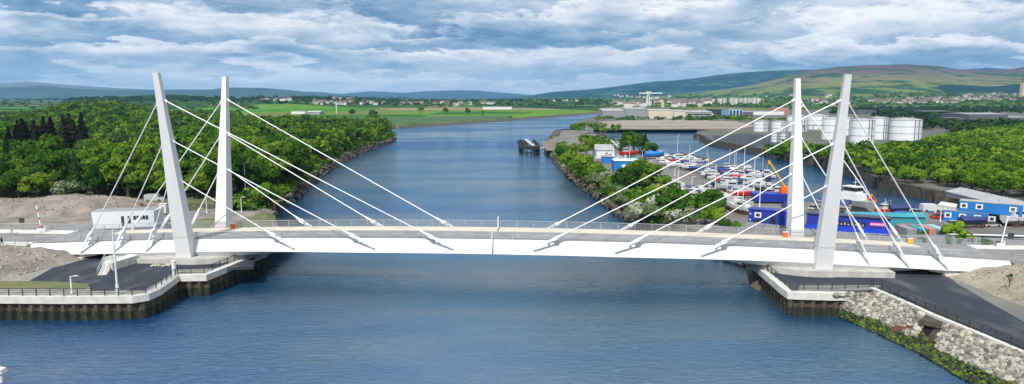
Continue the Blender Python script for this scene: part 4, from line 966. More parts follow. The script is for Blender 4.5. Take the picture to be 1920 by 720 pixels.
# ------------------------------------------------------------------ buildings
def building(name, px0, px1, pyb, h, depth, wall, roof, label, z=3.9, cat='building', win=None, gable=False, rz=None, extra=None, pyb1=None, winm='glass'):
    a = Vector(G(px0, pyb, z)); c = Vector(G(px1, pyb1 if pyb1 else pyb, z)); d = c-a; Lh = d.length; ang = math.atan2(d.y, d.x)
    r = empty(name, (a.x, a.y, z), ang, label, cat)
    b = MB(); b.box(0, Lh, 0, depth, -.6, h); b.build('wall', wall, r)
    b = MB()
    if gable: b.rings([[(-.3, -.4, h), (-.3, depth/2, h+gable), (-.3, depth+.4, h)], [(Lh+.3, -.4, h), (Lh+.3, depth/2, h+gable), (Lh+.3, depth+.4, h)]])
    else: b.box(-.25, Lh+.25, -.25, depth+.25, h, h+.25)
    b.build('roof', roof, r)
    if win:
        n, wz0, wz1, ww = win
        for i in range(n):
            x = Lh*(i+.5)/n; b = MB(); b.box(x-ww/2, x+ww/2, -.06, .05, wz0, wz1); b.build('window', M[winm], r)
    return r, Lh
# dock sheds
building('industrial_shed', 1130, 1172, 221.5, 11, 60, M['grey'], M['roof'], 'grey pitched shed standing farthest along the dock quay', gable=3)
building('industrial_shed', 1173, 1213, 221.8, 14, 70, M['grey'], M['roof'], 'tall plain grey shed beside the cream shed on the dock quay', gable=2)
building('industrial_shed', 1216, 1262, 222.6, 12, 60, M['cream'], M['roof'], 'long cream shed with grey roof on the dock quay', gable=2, win=(5, 2, 4, 3), winm='cream')
building('industrial_shed', 1263, 1285, 222.6, 11, 50, M['cream'], M['roof'], 'short cream shed joined to the long cream shed', gable=1.6)
building('warehouse', 1286, 1336, 221.5, 9, 70, M['grey'], M['roof'], 'low grey warehouse with a pale white stripe along the dock', gable=2, win=(10, 5, 6.2, 8), winm='white')
building('office_block', 1337, 1366, 219.5, 12, 40, M['dark'], M['dark'], 'black flat-roofed office block between warehouse and glass hall')
building('glass_hall', 1367, 1392, 221, 13, 40, M['ltblue'], M['grey'], 'blue glass hall at the end of the dark office block', win=(4, 1, 11, 3))
building('office_block', 1393, 1412, 219, 8, 30, M['grey_d'], M['roof'], 'dark grey low block beside the blue glass hall')
building('warehouse', 1400, 1470, 215.5, 6, 40, M['white'], M['roof'], 'white flat warehouse behind the small storage tanks')
building('brick_building', 1452, 1478, 214, 12, 30, M['brick'], M['grey'], 'reddish brick block behind the white storage tanks', win=(4, 3, 5, 3))
building('factory', 1815, 1888, 236, 12.5, 50, M['grey_d'], M['grey'], 'big grey-brown factory shed behind the east thicket', gable=1.5, pyb1=236)
building('factory', 1783, 1814, 236, 8, 40, M['grey_d'], M['grey_d'], 'lower dark wing beside the big grey-brown factory', gable=1)
building('factory', 1730, 1790, 218, 8, 60, M['navy'], M['grey_d'], 'dark blue flat factory in front of the tree belt', gable=1)
building('factory', 1892, 1930, 236, 9, 40, M['grey_d'], M['grey'], 'grey factory with white painted marks beyond the big shed', gable=1, win=(3, 3, 6, 4), winm='white')
building('warehouse', 1608, 1640, 214, 7, 50, M['grey_d'], M['grey_d'], 'dark flat warehouse behind the large white tanks')
building('farm_shed', 546, 572, 213, 4, 20, M['white'], M['roof'], 'low white farm shed beyond the wood', gable=1)
building('farm_shed', 575, 600, 214.5, 5, 30, M['grey'], M['white'], 'pale grey farm shed beside the white mast', gable=1)
building('farm_shed', 905, 960, 204.5, 5, 60, M['white'], M['roof'], 'long low white shed far across the river fields', gable=1)
building('farm_shed', 25, 50, 240, 5, 16, M['render'], M['tile'], 'cream farmhouse seen over the west wood', gable=3)
# tower blocks
def tower_block(px0, px1, pyb, pyt, depth, wall, label, group=None, nf=9):
    q = hit((px0+px1)/2, pyb); d = q[1]; x0 = (px0-960)/F*d; x1 = (px1-960)/F*d; h = (pyb-pyt)/F*d*1.0
    r = empty('tower_block', (x0, d, q[2]-2), 0, label, 'tower block', group); b = MB(); b.box(0, x1-x0, 0, depth, 0, h+2); b.build('wall', wall, r)
    b = MB(); b.box((x1-x0)*.3, (x1-x0)*.7, depth*.3, depth*.7, h+2, h+4.5); b.build('lift_house', M['grey'], r)
    b = MB(); n = max(2, int((x1-x0)/6))
    for k in range(nf):
        for i in range(n):
            xx = (x1-x0)*(i+.5)/n; b.box(xx-1.1, xx+1.1, -.1, .1, 3+(h-2)*k/nf, 3+(h-2)*k/nf+1.3)
    b.build('window_glazing', M['grey'], r); return r
for px0 in (1344, 1352.5, 1365.5, 1373.5, 1383, 1391, 1399, 1407, 1415.5):
    tower_block(px0, px0+6.3, 196 if px0 > 1360 else 194.5, 185, 16, M['render'], 'slender white tower block in the long row below the green hills', 'white tower blocks below the hills')
tower_block(1907, 1921, 182, 157, 20, mat('peach_render', (.60,.38,.28), None, 1, .85), 'tall peach tower block standing above the hillside houses', None, 14)
tower_block(1238.5, 1243, 201, 191, 14, mat('ochre_render', (.62,.45,.26), None, 1, .85), 'small ochre tower block behind the cream dock shed', None, 6)
# houses
def house_proto():
    r = bpy.data.objects.new('house', None); b = MB(); b.box(-5, 5, -4, 4, -2, 5.2)
    def add(nm, b, m):
        me = bpy.data.meshes.new(nm); me.from_pydata(b.v, [], b.f); me.materials.append(m); o = bpy.data.objects.new(nm, me); o.parent = r
    add('wall', b, M['render']); b = MB(); b.rings([[(-5.4, -4.5, 5.2), (-5.4, 0, 8), (-5.4, 4.5, 5.2)], [(5.4, -4.5, 5.2), (5.4, 0, 8), (5.4, 4.5, 5.2)]]); b.box(2.5, 3.6, -.5, .5, 7, 9.2); add('roof', b, M['tile']); return r
HP = house_proto()
def houses(boxes, lab, group, s0=1.1, s1=1.7, rows=None):
    for (x0, x1, y0, y1, n) in boxes:
        for i in range(n):
            px = random.uniform(x0, x1); k = (px-x0)/(x1-x0); py = random.uniform(y0, y1)
            if rows: py = y0 + (y1-y0)*(random.randrange(rows)+.5)/rows + random.uniform(-.4, .4)
            q = hit(px, py)
            if q: o = plant(HP, q[0], q[1], q[2]+.5, random.uniform(s0, s1), lab, 'house', group, rz=random.choice((0, .2, -.3, 1.5))); o.name = 'house'; o.scale = (o.scale[0]*1.3, o.scale[1], o.scale[0])
houses([(1640,1800,189,196,48),(1700,1905,184,191,62),(1800,1905,177.5,183,34),(1615,1700,189,193,10)], 'white rendered house in the terraces on the far hillside', 'houses on the far hillside', 1.0, 1.5, 3)
houses([(1150,1260,180,186,22),(1150,1330,192,200,46),(1250,1340,186,198,14),(1480,1580,190,200,12),(1430,1600,178,186,8)], 'pale house or block in the far riverside town', 'houses of the riverside town', 1.2, 2.0)
houses([(490,545,188,190,12),(590,700,191,197,26),(620,660,186,189,6),(700,930,195,197.5,22),(960,1120,188,192,6)], 'pale house in the villages far beyond the river fields', 'village houses beyond the fields', .9, 1.3)
# shipyard crane
q = hit(1215, 200); d = q[1]; r = empty('hammerhead_crane', (q[0], d, q[2]), 0, 'tall pale hammerhead crane rising above the far riverside town', 'crane'); hh = 27/F*d
b = MB()
for sx in (-1, 1):
    for sy in (-1, 1): b.bar((sx*5, sy*5, 0), (sx*3, sy*3, hh*.85), 1.6, 1.6)
for k in range(7): z = hh*.85*k/7; b.bar((-5+k*.25, -5, z), (5-k*.25, -5, z+hh*.12), .9, .9)
b.build('tower', M['tank'], r); b = MB(); b.box(-30, 44, -3, 3, hh*.86, hh*.93); b.box(-8, 8, -4, 4, hh*.93, hh); b.build('jib', M['tank'], r)
x, y = G(631, 213, 3); r = empty('lattice_mast', (x, y, 3), 0, 'white lattice mast beside farm sheds beyond the west wood', 'mast'); b = MB(); hh = 22/F*y
b.tube((0,0,0), (0,0,hh), .9, .4, 6); 
for k in (.55, .75, .92): b.box(-2.2, 2.2, -.3, .3, hh*k, hh*k+.6)
b.build('mast_pole', M['white'], r)
# storage tanks
def tank(pc, w, pyt, pyb, lab, grp):
    x, y = G(pc, pyb, 3.9); R = w/2/F*y; y += R; x = (pc-960)/F*y; h = Zat(pyt, y-R)-3.9
    r = empty('storage_tank', (x, y, 3.9), 0, lab, 'storage tank', grp); b = MB(); n = 40
    C = lambda rr, z: [(rr*math.cos(2*math.pi*i/n), rr*math.sin(2*math.pi*i/n), z) for i in range(n)]
    b.rings([C(R, -.5), C(R, h)]); b.build('shell', M['tank'], r)
    b = MB(); b.rings([C(R*1.005, h), C(R*.5, h+R*.10), C(.3, h+R*.14)]); b.build('roof', M['roof'], r)
    b = MB()
    for zz in (h*.33, h*.66, h*.97): b.rings([C(R+.02, zz), C(R+.16, zz), C(R+.16, zz+.25), C(R+.02, zz+.25)])
    b.build('rim_band', M['grey'], r)
    b = MB()
    for a0 in (-1.2, -1.5):
        p = (math.cos(a0)*(R+.2), math.sin(a0)*(R+.2)); b.bar((p[0], p[1], 0), (p[0], p[1], h), .5, .3)
    b.build('ladder', M['grey_d'], r)
TK = [(1425,26,228,247,'small white storage tank nearest the dock mouth'),(1458,27,228.5,247,'squat white tank between the small dock tank and a larger one'),(1492,37,218,247,'broad white tank partly hidden by the inner east pylon'),
      (1453,15,250,267,'narrow white tank, first of a low pair beside the channel road'),(1469,14,250.5,267,'narrow white tank, second of a low pair beside the channel road'),(1530,40,217,243,'wide white tank behind the pipe bridge'),(1558,36,222,262,'grey-white tank hidden partly by the outer east pylon'),
      (1584,22,221,254,'narrow white tank just behind the outer east pylon'),(1615,42,225,270,'tall white tank with dark ladder, closest to the thicket'),(1646,30,221,262,'white tank tucked behind the tall tank with dark ladder'),(1695,56,225,264,'widest white tank standing alone beside the trees')]
for pc, w, a, c, lab in TK: tank(pc, w, a, c, lab, None)
x0, y0 = G(1505, 247, 3.9); x1, y1 = G(1545, 249, 3.9); b = MB(); b.bar((x0, y0, 10), (x1, y1, 10), 1.2, .8)
for k in range(5): xx = x0+(x1-x0)*k/4; yy = y0+(y1-y0)*k/4; b.bar((xx, yy, 3.5), (xx, yy, 10), .5, .5)
tag(b.build('pipe_bridge', M['grey']), 'grey pipe bridge on legs between the white storage tanks', 'pipe bridge')
# old channel wall, timber jetties
def wall_run(name, pts, zt, th, m, lab, cat, posts=0, z0=-1, group=None):
    r = empty(name, (0,0,0), 0, lab, cat, group); P = wall_line(pts, step=4.0); b = MB(); R = []
    for i in range(len(P)):
        a = offs(P, i, th/2); c = offs(P, i, -th/2); dz = .35*fbm(P[i].x*.2, P[i].y*.2, 3); R.append([(a.x, a.y, z0), (c.x, c.y, z0), (c.x, c.y, zt+dz), (a.x, a.y, zt+dz)])
    b.rings(R); b.build('wall_face', m, r)
    if posts:
        b = MB(); Q = wall_line(pts, step=posts)
        for i in range(len(Q)): a = offs(Q, i, th/2+.25); b.bar((a.x, a.y, z0), (a.x, a.y, zt-.3), .4, .4)
        b.build('fender_rib', M['timber'], r)
    return r
cw = [G(x, y, 0) for x, y in ((1305,258),(1326,265.5),(1330,272),(1400,284),(1480,302),(1560,316),(1620,339),(1662,357),(1700,366),(1767,381.5))]
wall_run('channel_wall', [(x-.3, y+1.2) for x, y in cw], 4.1, 2.5, M['timber'], 'long decaying dark timber and stone wall lining the far side of the channel', 'wall', 5.2)
wall_run('dock_wall', [G(x, y, 0) for x, y in ((1098,243.2),(1200,244),(1300,244),(1388,244.6))], 4.6, 2.5, M['conc_d'], 'straight dark dock wall below the row of grey and cream sheds', 'wall', 0)
P = [G(x, y, 4) for x, y in ((1110,240.5),(1200,241),(1300,241),(1385,241.5),(1420,236),(1380,228),(1290,224.5),(1180,225),(1120,229))]; b = MB(); b.prism(P, 3, 4.1, 0, 0); tag(b.build('pavement', mat('dock_apron', (.20,.185,.165), (.13,.125,.115), .012, .95, c3=(.27,.225,.185), world=True)), kind='structure')
P = [G(x, y, 4) for x, y in ((1335,255),(1400,250),(1480,256),(1480,278),(1400,272),(1340,262))]; b = MB(); b.prism(P, 3.4, 4.05, 0, 0); tag(b.build('road', M['asph']), kind='structure')
b = MB(); P = [G(x, y, 3) for x, y in ((1765,380),(1795,385),(1792,391),(1758,386))]; b.prism(P, 2.0, 3.4, 0, 0)
for x, y in P: b.bar((x*.995, y, -1), (x*.995, y, 2.1), .5, .5)
tag(b.build('concrete_jetty', M['pale']), 'small weathered concrete jetty on legs at the end of the channel', 'jetty')
# jetty tip of the peninsula
wall_run('timber_jetty', [G(x, y, 0) for x, y in ((1040,265),(1046,252),(1075,249))][::-1], 4.6, 6, M['timber'], 'old dark timber jetty at the tip of the peninsula', 'jetty', 3)
wall_run('timber_jetty', [G(x, y, 0) for x, y in ((1100,258),(1130,259.5),(1131,263))], 4.6, 5, M['timber'], 'short dark timber jetty facing the dock basin', 'jetty', 3)
def ftip(x, y):
    c = G(1072, 272, 3.8); k = max(0, 1-((x-c[0])/17)**2-((y-c[1])/38)**2); return 3.4+2.8*min(1, k*1.6)+.5*fbm(x*.2, y*.2, 4)
c = G(1072, 272, 3.8); mound('dirt_mound', c[0]-19, c[0]+19, c[1]-44, c[1]+44, 40, 60, ftip, mat('grey_sand', (.19,.175,.15), (.12,.11,.09), .1, .95, .2, .4, world=True))
b = MB(); a = G(1008, 276, 3); c = G(1062, 277, 3.4); b.bar((a[0], a[1], 2.6), (c[0], c[1], 3.0), 2.4, .35)
for k in range(6): xx = a[0]+(c[0]-a[0])*k/5; b.bar((xx, a[1]+(c[1]-a[1])*k/5, -1), (xx, a[1]+(c[1]-a[1])*k/5, 2.5), .35, .35)
tag(b.build('walkway', M['pale']), 'pale concrete walkway on legs reaching into the river from the peninsula', 'walkway')
# mooring platform in the river
x, y = G(1000, 290, 0); r = empty('mooring_platform', (x, y, 0), -.012, 'black steel mooring platform with a white gangway standing alone in the river', 'mooring platform')
b = MB(); b.box(-4.2, 4.2, 0, 9, 3.2, 5.0); b.box(-4.2, 4.2, 0, .4, .8, 1.4); b.build('deck', M['black'], r)
for sx in (-3.8, -1.3, 1.3, 3.8):
    for sy in (.4, 8.6): b = MB(); b.bar((sx, sy, -1.5), (sx, sy, 3.4), .6, .6); b.build('leg', M['black'], r)
for k in range(7):
    for sx in (-6.5, 3.2): b = MB(); b.bar((sx-.35*k, 12+k*8, -1.5), (sx-.35*k, 12+k*8, 5.2+(k % 2)), .9, .9); b.build('leg', M['black'], r)
b = MB(); 
for k in range(6): b.box(-8.5-.3*k, -2.5-.3*k, 11+k*9, 18+k*9, 2.6, 4.3+.4*(k%3)); b.box(1.0-.3*k, 4.5-.3*k, 11+k*9, 18+k*9, 3.0, 4.6)
b.build('fender_frame', M['black'], r); b = MB(); b.bar((.3, 8, 5.0), (-4.5, 62, 5.6), 1.5, .3); b.bar((1.0, 8, 5.9), (-3.8, 62, 6.5), .12, .12); b.bar((-.4, 8, 5.9), (-5.2, 62, 6.5), .12, .12); b.build('gangway', M['white'], r)
# ------------------------------------------------------------------ boats
def mk(parent, nm, b, m):
    me = bpy.data.meshes.new(nm); me.from_pydata(b.v, [], b.f); me.materials.append(m); o = bpy.data.objects.new(nm, me); o.parent = parent; return o
def hull_mesh(L_, Wd, D, z0):
    b = MB(); R = []
    for k, w, sh, dz in ((0, .82, 0, 0), (.25, .97, 0, -.02), (.5, 1, 0, 0), (.72, .82, 0, .08), (.9, .42, .03, .2), (1.0, .03, .07, .3)):
        x = -L_/2+L_*k; h = Wd/2*w
        R.append([(x, -h, z0+D+dz*D), (x, -h*.86, z0+D*.4), (x-L_*sh, -h*.15, z0), (x-L_*sh, h*.15, z0), (x, h*.86, z0+D*.4), (x, h, z0+D+dz*D)])
    b.rings(R); return b
def boat_proto(kind, L_, Wd, hm, ashore=True):
    r = bpy.data.objects.new(kind, None); D = .19*L_ if L_ < 9 else 1.7; z0 = .8 if ashore else -.35
    mk(r, 'hull', hull_mesh(L_, Wd, D, z0), hm); zt = z0+D
    if kind == 'sailing_yacht':
        b = MB(); b.rings([[(-L_*.28, -Wd*.26, zt), (-L_*.28, Wd*.26, zt), (-L_*.26, Wd*.2, zt+.55), (-L_*.26, -Wd*.2, zt+.55)], [(L_*.22, -Wd*.18, zt), (L_*.22, Wd*.18, zt), (L_*.16, Wd*.14, zt+.4), (L_*.16, -Wd*.14, zt+.4)]]); mk(r, 'cabin', b, M['skin_hull'])
        b = MB(); b.tube((L_*.06, 0, zt), (L_*.06, 0, zt+L_*1.1), .09, .07, 6); b.bar((L_*.06, 0, zt+1.3), (-L_*.36, 0, zt+1.35), .2, .22); b.bar((L_*.06, -.9, zt+L_*.6), (L_*.06, .9, zt+L_*.6), .05, .05); mk(r, 'mast', b, M['cable'])
        b = MB(); b.box(-L_*.1, L_*.1, -.12, .12, z0-.7, z0+.1); mk(r, 'keel', b, M['navy'])
    elif kind == 'motor_cruiser':
        b = MB(); b.rings([[(-L_*.34, -Wd*.40, zt-.1), (-L_*.34, Wd*.40, zt-.1), (-L_*.34, Wd*.34, zt+1.35), (-L_*.34, -Wd*.34, zt+1.35)], [(L_*.06, -Wd*.38, zt), (L_*.06, Wd*.38, zt), (-L_*.02, Wd*.32, zt+1.35), (-L_*.02, -Wd*.32, zt+1.35)], [(L_*.30, -Wd*.22, zt+.1), (L_*.30, Wd*.22, zt+.1), (L_*.24, Wd*.18, zt+.42), (L_*.24, -Wd*.18, zt+.42)]]); mk(r, 'cabin', b, M['skin_hull'])
        b = MB(); b.box(-L_*.30, -L_*.02, -Wd*.395, Wd*.395, zt+.55, zt+1.02); mk(r, 'window', b, M['glass'])
        b = MB(); b.box(-L_*.30, -L_*.10, -Wd*.22, Wd*.22, zt+1.36, zt+1.8); b.bar((-L_*.26, 0, zt+1.4), (-L_*.30, 0, zt+2.9), .1, .1); mk(r, 'flybridge', b, M['skin_hull'])
    elif kind == 'covered_boat':
        b = MB(); R = []
        for k in (0, .3, .7, .97):
            x = -L_/2+L_*k; w = Wd/2*(1.0 if k < .8 else .35); R.append([(x, -w, zt-.1), (x, 0, zt+.9*(1-k*.4)), (x, w, zt-.1)])
        b.rings(R); mk(r, 'cover', b, M['cover'])
    elif kind == 'fishing_boat':
        b = MB(); b.box(-L_*.30, -L_*.05, -Wd*.28, Wd*.28, zt-.2, zt+1.9); mk(r, 'wheelhouse', b, M['skin_hull'])
        b = MB(); b.box(-L_*.31, -L_*.04, -Wd*.29, Wd*.29, zt+1.0, zt+1.5); mk(r, 'window', b, M['glass'])
        b = MB(); b.tube((L_*.1, 0, zt), (L_*.1, 0, zt+3.6), .08, .06, 6); b.bar((L_*.1, 0, zt+3.2), (-L_*.2, 0, zt+2.2), .06, .06); mk(r, 'mast', b, M['steel'])
    if ashore:
        b = MB()
        for sx in (-.25, .22):
            for sy in (-1, 1): b.bar((L_*sx, sy*Wd*.5, 0), (L_*sx, sy*Wd*.34, z0+D*.45), .12, .12)
            b.bar((L_*sx, -Wd*.4, .25), (L_*sx, Wd*.4, .25), .25, .3)
        b.bar((-L_*.25, 0, .2), (L_*.22, 0, .2), .3, .2); mk(r, 'cradle_frame', b, M['rust'])
    return r
BP = {('sail','white'): boat_proto('sailing_yacht', 9, 2.9, M['skin_hull']), ('sail','navy'): boat_proto('sailing_yacht', 9, 2.9, M['navy']), ('sail','red'): boat_proto('sailing_yacht', 8.5, 2.7, M['red']),
      ('motor','white'): boat_proto('motor_cruiser', 8.5, 3.1, M['skin_hull']), ('motor','blue'): boat_proto('motor_cruiser', 8.5, 3.1, M['blue']), ('motor','teal'): boat_proto('motor_cruiser', 8, 3, M['teal']),
      ('cover','white'): boat_proto('covered_boat', 7, 2.6, M['skin_hull']), ('cover','navy'): boat_proto('covered_boat', 7.5, 2.6, M['navy']),
      ('fish','navy'): boat_proto('fishing_boat', 9, 3.2, M['navy']), ('fish','red'): boat_proto('fishing_boat', 9, 3.2, M['red']), ('fish','white'): boat_proto('fishing_boat', 8.5, 3.0, M['skin_hull']),
      ('coverb','blue'): boat_proto('covered_boat', 8, 2.8, M['sky_blue']), ('afl','white'): boat_proto('motor_cruiser', 9, 3.2, M['skin_hull'], False), ('afs','white'): boat_proto('sailing_yacht', 9.5, 3, M['skin_hull'], False), ('afn','navy'): boat_proto('fishing_boat', 11, 3.6, M['navy'], False)}
BNAME = {'coverb':'covered_boat','sail':'sailing_yacht','motor':'motor_cruiser','cover':'covered_boat','fish':'fishing_boat','afl':'motor_cruiser','afs':'sailing_yacht','afn':'fishing_boat'}
BLAB = {'sail':'%s sailing yacht with a mast laid up on a cradle in the boatyard','motor':'%s motor cruiser propped ashore among the boats of the yard','cover':'%s boat under a blue cover standing in the boatyard','fish':'%s fishing boat with wheelhouse laid up in the boatyard',
        'afl':'%s motor cruiser moored at the edge of the boatyard basin','afs':'%s sailing yacht moored at the edge of the boatyard basin','afn':'%s fishing boat moored at the edge of the boatyard basin'}
def boat(k, c, x, y, z, rz, s=1.0, lab=None, grp=None):
    o = plant(BP[(k, c)], x, y, z, s, lab or (BLAB[k] % c), 'boat', None if (lab and not grp) else (grp or '%s %ss of the boatyard' % (c, BNAME[k].replace('_', ' '))), rz=rz, sz=s); o.name = BNAME[k]; return o
def row(line, n, kinds, rz, z=QZ, jit=2.2, s=(.62, .98)):
    P = [G(x, y, z) for x, y in line]
    for i in range(n):
        x, y = lerp2(P, (i+.5)/n); k, c = random.choice(kinds); a = math.atan2(P[-1][1]-P[0][1], P[-1][0]-P[0][0])
        boat(k, c, x+random.uniform(-jit, jit)*.6, y+random.uniform(-jit, jit), z, a + rz + random.uniform(-.25, .25) + random.choice((0, math.pi)), random.uniform(*s))
mix1 = [('motor','white')]*6 + [('sail','white')]*1 + [('sail','navy')]*1 + [('fish','navy')]*2 + [('cover','white'), ('fish','white'), ('motor','blue'), ('fish','navy'), ('cover','navy'), ('fish','red')]
row(((1240,298),(1300,306),(1352,328),(1415,350)), 17, mix1, 1.2)
row(((1236,304),(1296,313),(1346,336),(1412,358)), 17, mix1, 1.2)
row(((1248,311),(1310,322),(1350,343),(1408,366)), 14, mix1, 1.1)
row(((1352,352),(1402,374)), 6, mix1, 1.3)
row(((1420,352),(1470,376)), 5, mix1, .8)
row(((1335,388),(1400,402)), 5, [('motor','white')]*3+[('fish','white')], .1, s=(.8, 1.05))
row(((1325,378),(1398,392)), 5, [('motor','white'),('sail','white'),('cover','white')], .1)
row(((1254,350),(1330,372)), 7, [('motor','white'),('cover','white'),('cover','navy'),('sail','white')], .2, s=(.6, .85))
row(((1262,360),(1330,380)), 6, mix1, .2, s=(.6, .85))
row(((1136,272),(1166,283)), 6, [('motor','white'),('fish','white'),('motor','white')], .3)
row(((1136,296),(1168,302)), 5, [('motor','teal'),('motor','white'),('motor','teal')], .1)
row(((1140,302),(1166,310)), 4, [('motor','white'),('cover','white')], .1)
row(((1388,318),(1440,336)), 7, [('afl','white'),('afs','white'),('afn','navy')], 1.3, z=0)
row(((1362,314),(1392,324)), 4, [('afs','white'),('afn','navy')], 1.3, z=0)
def one(k, c, px, py, rz, s, lab, z=QZ): x, y = G(px, py, z); return boat(k, c, x, y, z, rz, s, lab)
for ch_ in BP[('coverb','blue')].children:
    if ch_.name.startswith('cover'): ch_.data.materials[0] = M['sky_blue']
one('coverb', 'blue', 1228, 298, .1, 1.3, 'dark boat under a bright blue tarpaulin at the open end of the yard')
one('fish', 'red', 1178, 294, .3, 1.1, 'red fishing boat ashore beside the row of basin trees')
one('fish', 'navy', 1437, 341, 1.2, 1.2, 'navy workboat moored at the tip of the boat rows', 0)
one('fish', 'red', 1664, 404, .05, .72, 'red fishing boat with white wheelhouse behind the teal shed')
one('cover', 'navy', 1690, 404, .1, 1.0, 'dark covered boat just beside the red fishing boat')
one('cover', 'navy', 1825, 427, .1, .95, 'blue covered dinghy below the light blue office cabins')
one('motor', 'white', 1888, 416, .15, 1.1, 'white cabin cruiser beyond the end of the light blue cabins')
one('motor', 'white', 1914, 424, .1, 1.1, 'white low cruiser parked at the fence past the light blue cabins')
one('cover', 'white', 1560, 398, 2.4, 1.3, 'long grey open boat lying ashore beside the big white motor yacht')
one('sail', 'red', 1655, 420, .1, .55, 'small red dinghy with mast between the teal shed and the fence')
x0, y0 = G(1272, 294, QZ); x1, y1 = G(1333, 309, QZ); r = empty('barge', ((x0+x1)/2, (y0+y1)/2+3, QZ-.3), math.atan2(y1-y0, x1-x0), 'long rust-orange barge lying along the basin behind the boat rows', 'barge'); LB = math.hypot(x1-x0, y1-y0)/2
b = MB(); b.rings([[(-LB, -2, 0), (-LB, 2, 0), (-LB, 2.4, 2.0), (-LB, -2.4, 2.0)], [(LB, -2, 0), (LB, 2, 0), (LB, 2.4, 2.0), (LB, -2.4, 2.0)]]); b.build('hull', mat('rust_hull', (.30,.10,.045), (.14,.06,.04), .4, .9), r)
b = MB(); b.box(-LB*.8, -LB*.1, -1.6, 1.6, 2.0, 2.7); b.box(LB*.1, LB*.8, -1.6, 1.6, 2.0, 2.6); b.build('hatch_cover', M['timber'], r)
# large white motor yacht
x, y = G(1589, 393, QZ); r = empty('motor_yacht', (x, y, QZ), 2.0, 'large white motor yacht with tall wheelhouse standing ashore beside the channel', 'boat')
b = hull_mesh(14, 4.4, 2.6, .6); b.build('hull', M['grey'], r)
b = MB(); b.rings([[(-4.5,-1.9,3.0),(-4.5,1.9,3.0),(-4.3,1.7,5.0),(-4.3,-1.7,5.0)], [(2.5,-1.9,3.1),(2.5,1.9,3.1),(1.6,1.6,5.0),(1.6,-1.6,5.0)], [(5.5,-1.2,3.3),(5.5,1.2,3.3),(5.0,.9,4.0),(5.0,-.9,4.0)]]); b.build('cabin', M['white'], r)
b = MB(); b.box(-3.4, .6, -1.45, 1.45, 5.0, 5.5); b.box(-3.6, .9, -1.6, 1.6, 6.6, 6.85); b.build('wheelhouse', M['white'], r)
b = MB(); b.box(-3.2, .45, -1.35, 1.35, 5.5, 6.6); b.box(1.2, 1.9, -1.3, 1.3, 4.2, 4.8); b.build('window', M['glass'], r)
b = MB(); b.bar((-2, 0, 6.8), (-2, 0, 9.0), .12, .12); b.bar((-2, -1.1, 8), (-2, 1.1, 8), .1, .1); b.build('mast', M['white'], r)
# crane on a blue barge
x, y = G(1452, 380, QZ); r = empty('crane_barge', (x, y, QZ), -.1, 'blue steel barge carrying a yellow jib crane at the basin edge', 'crane')
b = MB(); b.rings([[(-6,-2.2,.5),(6,-2.2,.5),(6,2.2,.5),(-6,2.2,.5)], [(-6.8,-2.6,3.0),(6.8,-2.6,3.0),(6.8,2.6,3.0),(-6.8,2.6,3.0)]]); b.build('hull', M['blue'], r)
b = MB(); b.box(1.5, 4.8, -1.3, 1.3, 3.0, 4.8); b.build('cab', M['orange'], r)
b = MB()
for w in (-.4, .4): b.bar((3, w, 4.4), (-2.2, w, 12.5), .22, .3)
for k in range(8): f = k/8; g_ = (k+1)/8; b.bar((3-5.2*f, -.4, 4.4+8.1*f), (3-5.2*g_, .4, 4.4+8.1*g_), .12, .12)
b.bar((-2.2, 0, 12.5), (-2.2, 0, 11.6), .7, .5); b.build('jib', M['yellow'], r)
# orange excavator
def excavator(px, py, s, m, lab, z=QZ, rz=.4):
    x, y = G(px, py, z); r = empty('excavator', (x, y, z), rz, lab, 'excavator'); r.scale = (s, s, s)
    b = MB(); b.box(-1.8, 1.8, -1.3, -.7, 0, .8); b.box(-1.8, 1.8, .7, 1.3, 0, .8); b.build('track', M['dark'], r)
    b = MB(); b.box(-1.9, 1.2, -1.2, 1.2, .9, 2.0); b.box(.1, 1.3, -1.2, -.2, 2.0, 2.9); b.build('body', m, r)
    b = MB(); b.box(.2, 1.33, -1.23, -.3, 2.1, 2.7); b.build('window', M['glass'], r)
    b = MB(); b.bar((1.2, .3, 1.6), (3.2, .3, 4.0), .3, .5); b.bar((3.2, .3, 4.0), (5.0, .3, 2.0), .28, .4); b.bar((5.0, .3, 2.0), (4.5, .3, 1.1), .8, .6); b.build('boom', m, r)
excavator(1622, 388, .85, M['orange'], 'bright orange excavator working at the channel edge')
excavator(264, 391, .5, M['rust'], 'small rusty orange excavator standing behind the white flat-roofed building', QZ+.9, 2.6)
